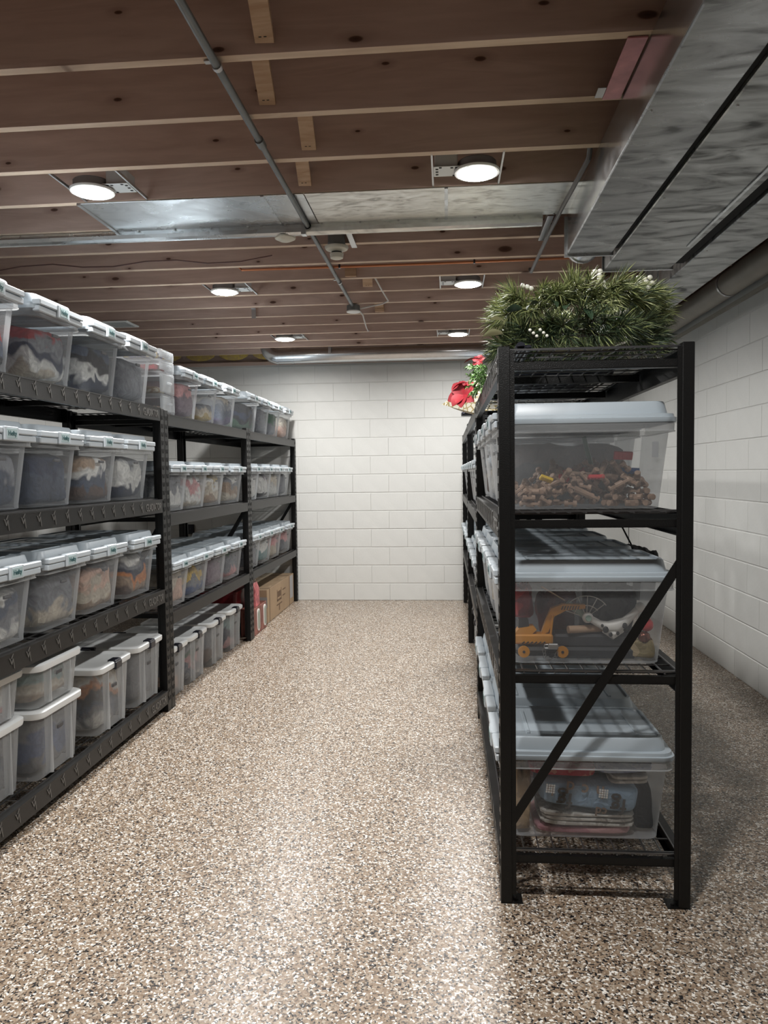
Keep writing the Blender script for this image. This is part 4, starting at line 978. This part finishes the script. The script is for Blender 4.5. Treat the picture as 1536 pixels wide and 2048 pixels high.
def wreath(lab, c, Rm, z, seed, nb, mats, tilt=0):
    rg = random.Random(seed); t = thing('pine_wreath', lab, 'wreath', (c[0], c[1], z), 0, 'pine wreaths stacked on the rack')
    MB().tube([(Rm * math.cos(a), Rm * math.sin(a), 0) for a in [2 * math.pi * k / 28 for k in range(29)]], .014, 8).ob('ring', STEM, t)
    nd = MB(); st = MB()
    for k in range(nb):
        a = 2 * math.pi * (k + rg.uniform(-.3, .3)) / nb; rad = Vector((math.cos(a), math.sin(a), 0)); tan = Vector((-math.sin(a), math.cos(a), 0))
        el = rg.uniform(-.45, .62); d = (rad * rg.uniform(.3, 1.2) + tan * rg.uniform(.1, .9) + Vector((0, 0, el))).normalized()
        p0 = rad * (Rm + rg.uniform(-.02, .02)); p1 = p0 + d * rg.uniform(.075, .115)
        p1.z = max(p1.z, -.055)
        st.tube([p0, p1], .003, 4); brush(nd, p0, p1, 130, rg.uniform(.06, .078), rg, mats, .0013)
    for i in range(len(nd.v)):
        x, y, z_ = nd.v[i]
        if z_ + z < 1.823: nd.v[i] = (x, y, 1.823 - z)
    o = nd.ob('needles', NM, t); o['kind'] = 'stuff'; st.ob('twigs', STEM, t)
    return t
WCN = (.475, 2.83)
w1 = wreath('lower pine wreath lying flat on the near right rack', WCN, .20, 1.895, 3, 66, (1, 4, 8, 0))  # darker needle mix paints in the shade on the lower wreath
w2 = wreath('upper pine wreath stacked on another, needles tinted lighter for top light', (WCN[0] - .005, WCN[1]), .195, 2.005, 8, 78, (5, 5, 3, 2))  # lighter needle mix paints in the light from above
def berries(parent, pts, r=.0085):
    for p in pts: MB().sphere(p, r, 8, 6).ob('berry', BERRY, parent)
def wl(px_x, z, y, t): return (px_x - t.location.x, y - t.location.y, z - t.location.z)
berries(w2, [wl(.50 + .006 * k + .007 * (k % 2), 2.098 - .014 * k, 2.635 - .006 * k, w2) for k in range(7)] + [wl(.518, 2.10, 2.64, w2), wl(.49, 2.088, 2.63, w2)])
berries(w2, [wl(.645 + .019 * (k % 3) + .004 * (k // 3), 2.075 - .017 * (k // 3) - .004 * (k % 2), 2.645 - .01 * (k // 3), w2) for k in range(8)])
berries(w2, [wl(.262, 2.065, 2.66, w2), wl(.277, 2.058, 2.65, w2), wl(.29, 2.052, 2.65, w2)])
berries(w1, [wl(.275 + .011 * i, 1.895 - .01 * (i * 7 % 3), 2.555, w1) for i in range(6)], .0055)
for x, z, y, rx, ry, rz, L, m_ in ((.20, 1.93, 2.60, .3, -.3, 2.6, .085, LEAFP), (.19, 1.9, 2.62, .6, .1, 2.9, .09, LEAFP), (.30, 1.985, 2.56, .5, .5, 4.0, .09, LEAFD), (.34, 1.99, 2.55, -.4, .6, 5.0, .08, LEAFD), (.40, 1.97, 2.55, .3, .4, 4.4, .085, LEAFD), (.25, 1.97, 2.57, .9, .2, 3.6, .08, LEAFD), (.45, 1.96, 2.56, .2, .8, 5.2, .08, LEAFD), (.6, 1.97, 2.57, -.5, .4, 4.9, .07, LEAFD)):
    leaf(L * .75, L * .17, m_, w1, Matrix.Translation(wl(x, z, y, w1)) @ Matrix.Rotation(rz, 4, 'Z') @ Matrix.Rotation(ry, 4, 'Y') @ Matrix.Rotation(rx, 4, 'X'))
for x, r_, lab in ((.243, .016, 'thick black tube end poking out under the wreaths'), (.268, .011, 'thin black tube end poking out under the wreaths')):
    tag(MB().tube([(0, 0, 0), (0, .5, 0)], [r_, r_], 14).lathe([(r_ * .8, 0), (r_ * .8, .002)], n=12).ob('black_tube', CLIP, loc=(x, 2.54, 1.8235 + r_)), lab, 'tube')
# dark tray behind the wreaths on the same shelf
t = thing('black_tray', 'large shallow black plastic tray on the near right rack top', 'tray', (.47, 3.78, 1.8245))
MB().loft([(.22, .52, 0), (.23, .54, .01), (.245, .56, .06), (.255, .57, .062), (.255, .57, .066), (.242, .556, .062), (.225, .53, .012), (.22, .52, .008)], .05, 4).ob('tray_shell', CLIP, t)
# poinsettia spray hanging over the aisle edge
REDP = plain('poinsettia_red', (.24, .006, .014), .6, var=.3, vscale=30); FERN = plain('fern_green', (.12, .24, .06), .55); FERN2 = plain('fern_pale', (.3, .38, .25), .55)
t = thing('poinsettia_spray', 'red poinsettia and green fern spray hanging off the right rack top', 'artificial flowers', (.16, 3.75, 1.85))
rg = random.Random(5)
MB().tube([(.05, -.35, .0), (.0, -.1, .03), (-.02, .15, .02), (.0, .4, .0)], .006, 6).ob('stem', STEM, t)
for cxx, cyy, czz, s, n in ((-.075, .22, -.02, 1.35, 8), (-.06, .32, -.005, 1.2, 7), (-.01, -.15, .10, .55, 5)):
    for k in range(n):
        a = 2 * math.pi * k / n + rg.uniform(-.2, .2)
        M = Matrix.Translation((cxx, cyy, czz)) @ Matrix.Rotation(1.15, 4, 'X') @ Matrix.Rotation(-.45, 4, 'Y') @ Matrix.Rotation(a, 4, 'Z') @ Matrix.Rotation(rg.uniform(-.4, .1), 4, 'Y')
        leaf(.066 * s, .025 * s, REDP, t, M, 'petal')
leaf(.09, .012, REDP, t, Matrix.Translation((-.05, .2, .04)) @ Matrix.Rotation(math.pi - .3, 4, 'Z') @ Matrix.Rotation(.35, 4, 'Y'), 'petal')
leaf(.09, .012, REDP, t, Matrix.Translation((-.0, -.2, .10)) @ Matrix.Rotation(math.pi - .5, 4, 'Z') @ Matrix.Rotation(.1, 4, 'Y'), 'petal')
nd = MB()
for k in range(20):
    p0 = Vector((.02, rg.uniform(-.35, .15), rg.uniform(-.01, .06))); d = Vector((rg.uniform(-1, .15), rg.uniform(-.5, .5), rg.uniform(-.6, .9))).normalized()
    brush(nd, p0, p0 + d * .085, 46, .022, rg, (3, 1), .003)
o = nd.ob('fern_fronds', [FERN, FERN2], t); o['kind'] = 'stuff'
for k in range(7):
    a = -.9 - .25 * k; leaf(.06, .005, FERN2, t, Matrix.Translation((-.0, .08, .0)) @ Matrix.Rotation(math.pi + rg.uniform(-.6, .6), 4, 'Z') @ Matrix.Rotation(rg.uniform(.5, 1.3), 4, 'Y'), 'frond')
# cushion
m, t_, b = nt('cushion_print')
tc = N(t_, 'ShaderNodeTexCoord'); wv = N(t_, 'ShaderNodeTexVoronoi', feature='DISTANCE_TO_EDGE'); wv.inputs['Scale'].default_value = 28; t_.links.new(tc.outputs['Object'], wv.inputs['Vector'])
r_ = ramp(t_, [(.0, (.3, .22, .08)), (.06, (.45, .36, .16)), (.1, (.72, .69, .58))]); t_.links.new(wv.outputs['Distance'], r_.inputs[0]); t_.links.new(r_.outputs[0], b.inputs['Base Color']); b.inputs['Roughness'].default_value = .9
cm = MB(); vs = []; fs = []; n = 12
for s in (1, -1):
    for i in range(n + 1):
        for j in range(n + 1):
            u, v = i / n * 2 - 1, j / n * 2 - 1; e = (1 - u * u) * (1 - v * v); k = 1 - .12 * (1 - abs(u)) * (abs(v)) - .0
            vs.append((u * .2 * (1 - .1 * (1 - v * v) * 0), v * .2, s * .065 * e ** .45))
for s in (0, 1):
    o_ = s * (n + 1) ** 2
    for i in range(n):
        for j in range(n): fs.append(tuple(o_ + q for q in (i * (n + 1) + j, (i + 1) * (n + 1) + j, (i + 1) * (n + 1) + j + 1, i * (n + 1) + j + 1)))
cm.add(vs, fs, 0, True)
t = thing('throw_cushion', 'cream cushion with gold branch print overhanging the middle right rack', 'cushion', (.245, 4.85, 1.905))
t.rotation_euler = (.3, -.5, .75)
cm.ob('cushion_cover', m, t)
soft('dark_cloth', 'small black cloth draped on the middle right rack edge beyond the cushion', 'cloth', .145, 5.42, 1.822, .05, .07, .035, CLIP, .012)

# ------------------------------------------------------------------ carton and packages under the far left rack
t = thing('cardboard_box', 'large brown cardboard carton with printed marks under the far left rack', 'box', (-1.735, 7.10, 0))
BX, BYL, BH = .52, 1.25, .325
MB().bbox(-BX, 0, 0, BYL, 0, BH, .004).ob('carton', CARD, t)
PRN = plain('print_ink', (.16, .1, .06), .8); GTP = plain('grey_tape', (.34, .34, .33), .5); CTP = plain('clear_tape', (.5, .4, .28), .3)
MB().box(-BX, -.002, BYL * .0 + .09, BYL * .0 + .11, BH, BH + .001).ob('strap_band', PRN, t); MB().box(0, .001, .09, .11, 0, BH).ob('strap_band', PRN, t)
MB().box(-BX, -.002, BYL - .24, BYL - .225, BH, BH + .001).ob('strap_band', PRN, t); MB().box(0, .001, BYL - .24, BYL - .225, 0, BH).ob('strap_band', PRN, t)
MB().box(-.30, -.22, 0, BYL, BH + .0005, BH + .0015).ob('tape', CTP, t)
MB().box(-.26, 0, -.001, 0, BH - .17, BH - .07).ob('grey_tape', GTP, t)
MB().box(0, .0015, BYL - .20, BYL - .05, .07, BH - .01).ob('grey_label', plain('label_grey', (.4, .4, .42), .5), t)
MB().box(0, .0012, .42, .62, .14, .16).box(0, .0012, .42, .435, .14, .26).box(0, .0012, .605, .62, .14, .26).box(0, .0012, .45, .59, .18, .24).ob('printed_mark', PRN, t)
for y, z, l in ((.68, .22, .14), (.68, .16, .12), (.40, .10, .24)): MB().box(0, .0012, y, y + l, z, z + .012).ob('printed_mark', PRN, t)
MB().box(0, .0012, .50, .512, .04, .10).box(0, .0012, .53, .542, .04, .10).ob('printed_mark', PRN, t)
PKR = plain('package_red', (.25, .09, .07), .5, var=.4, vscale=14); WND = plain('package_green', (.25, .3, .25), .3)
for i, (y, lab) in enumerate(((6.52, 'red brown toy package with white window frame beside the rack post'), (6.755, 'red brown toy package with white window frame beside the carton'))):
    t = thing('toy_package', lab, 'package', (-1.715, y, 0), 0, 'toy packages on the floor')
    MB().bbox(-.12, 0, 0, .225, 0, .245, .003).ob('package_box', PKR, t)
    MB().loft([(.045, .10, 0, .04), (.045, .10, .006, .04)], .04, 4).xf(Matrix.Rotation(math.pi / 2, 4, 'Y')).ob('window_frame', WHITE, t, loc=(0, .15, .125)).rotation_euler = (math.pi / 2, 0, 0)
    MB().loft([(.03, .085, 0, .028), (.03, .085, .008, .028)], .028, 4).xf(Matrix.Rotation(math.pi / 2, 4, 'Y')).ob('window', WND, t, loc=(0, .15, .125)).rotation_euler = (math.pi / 2, 0, 0)
t = thing('gift_bag', 'pink patterned gift bag standing on the toy packages', 'bag', (-1.775, 6.70, .246))
MB().loft([(.05, .075, 0, .008), (.05, .075, .15, .008), (.025, .08, .215, .008)], .008, 2).ob('bag_paper', plain('pink_paper', (.55, .16, .17), .6, var=.5, vscale=26), t)
MB().tube([(.026, -.03, .20), (.028, -.025, .235), (.028, .025, .235), (.026, .03, .20)], .003, 6).ob('handle', WHITE, t)
t = thing('red_tote', 'dark red tote on the floor behind the toy packages', 'storage tote', (-2.075, 6.78, 0))
MB().loft([(.19, .26, 0), (.195, .27, .006), (.21, .29, .37), (.216, .296, .372), (.216, .296, .40), (.2, .28, .408)], .03, 4).ob('tote_shell', plain('tote_red', (.16, .012, .018), .4), t)
MB().box(-.19, .19, -.30, -.292, .372, .384).ob('rim_ridge', MATS['tote_red'], t)
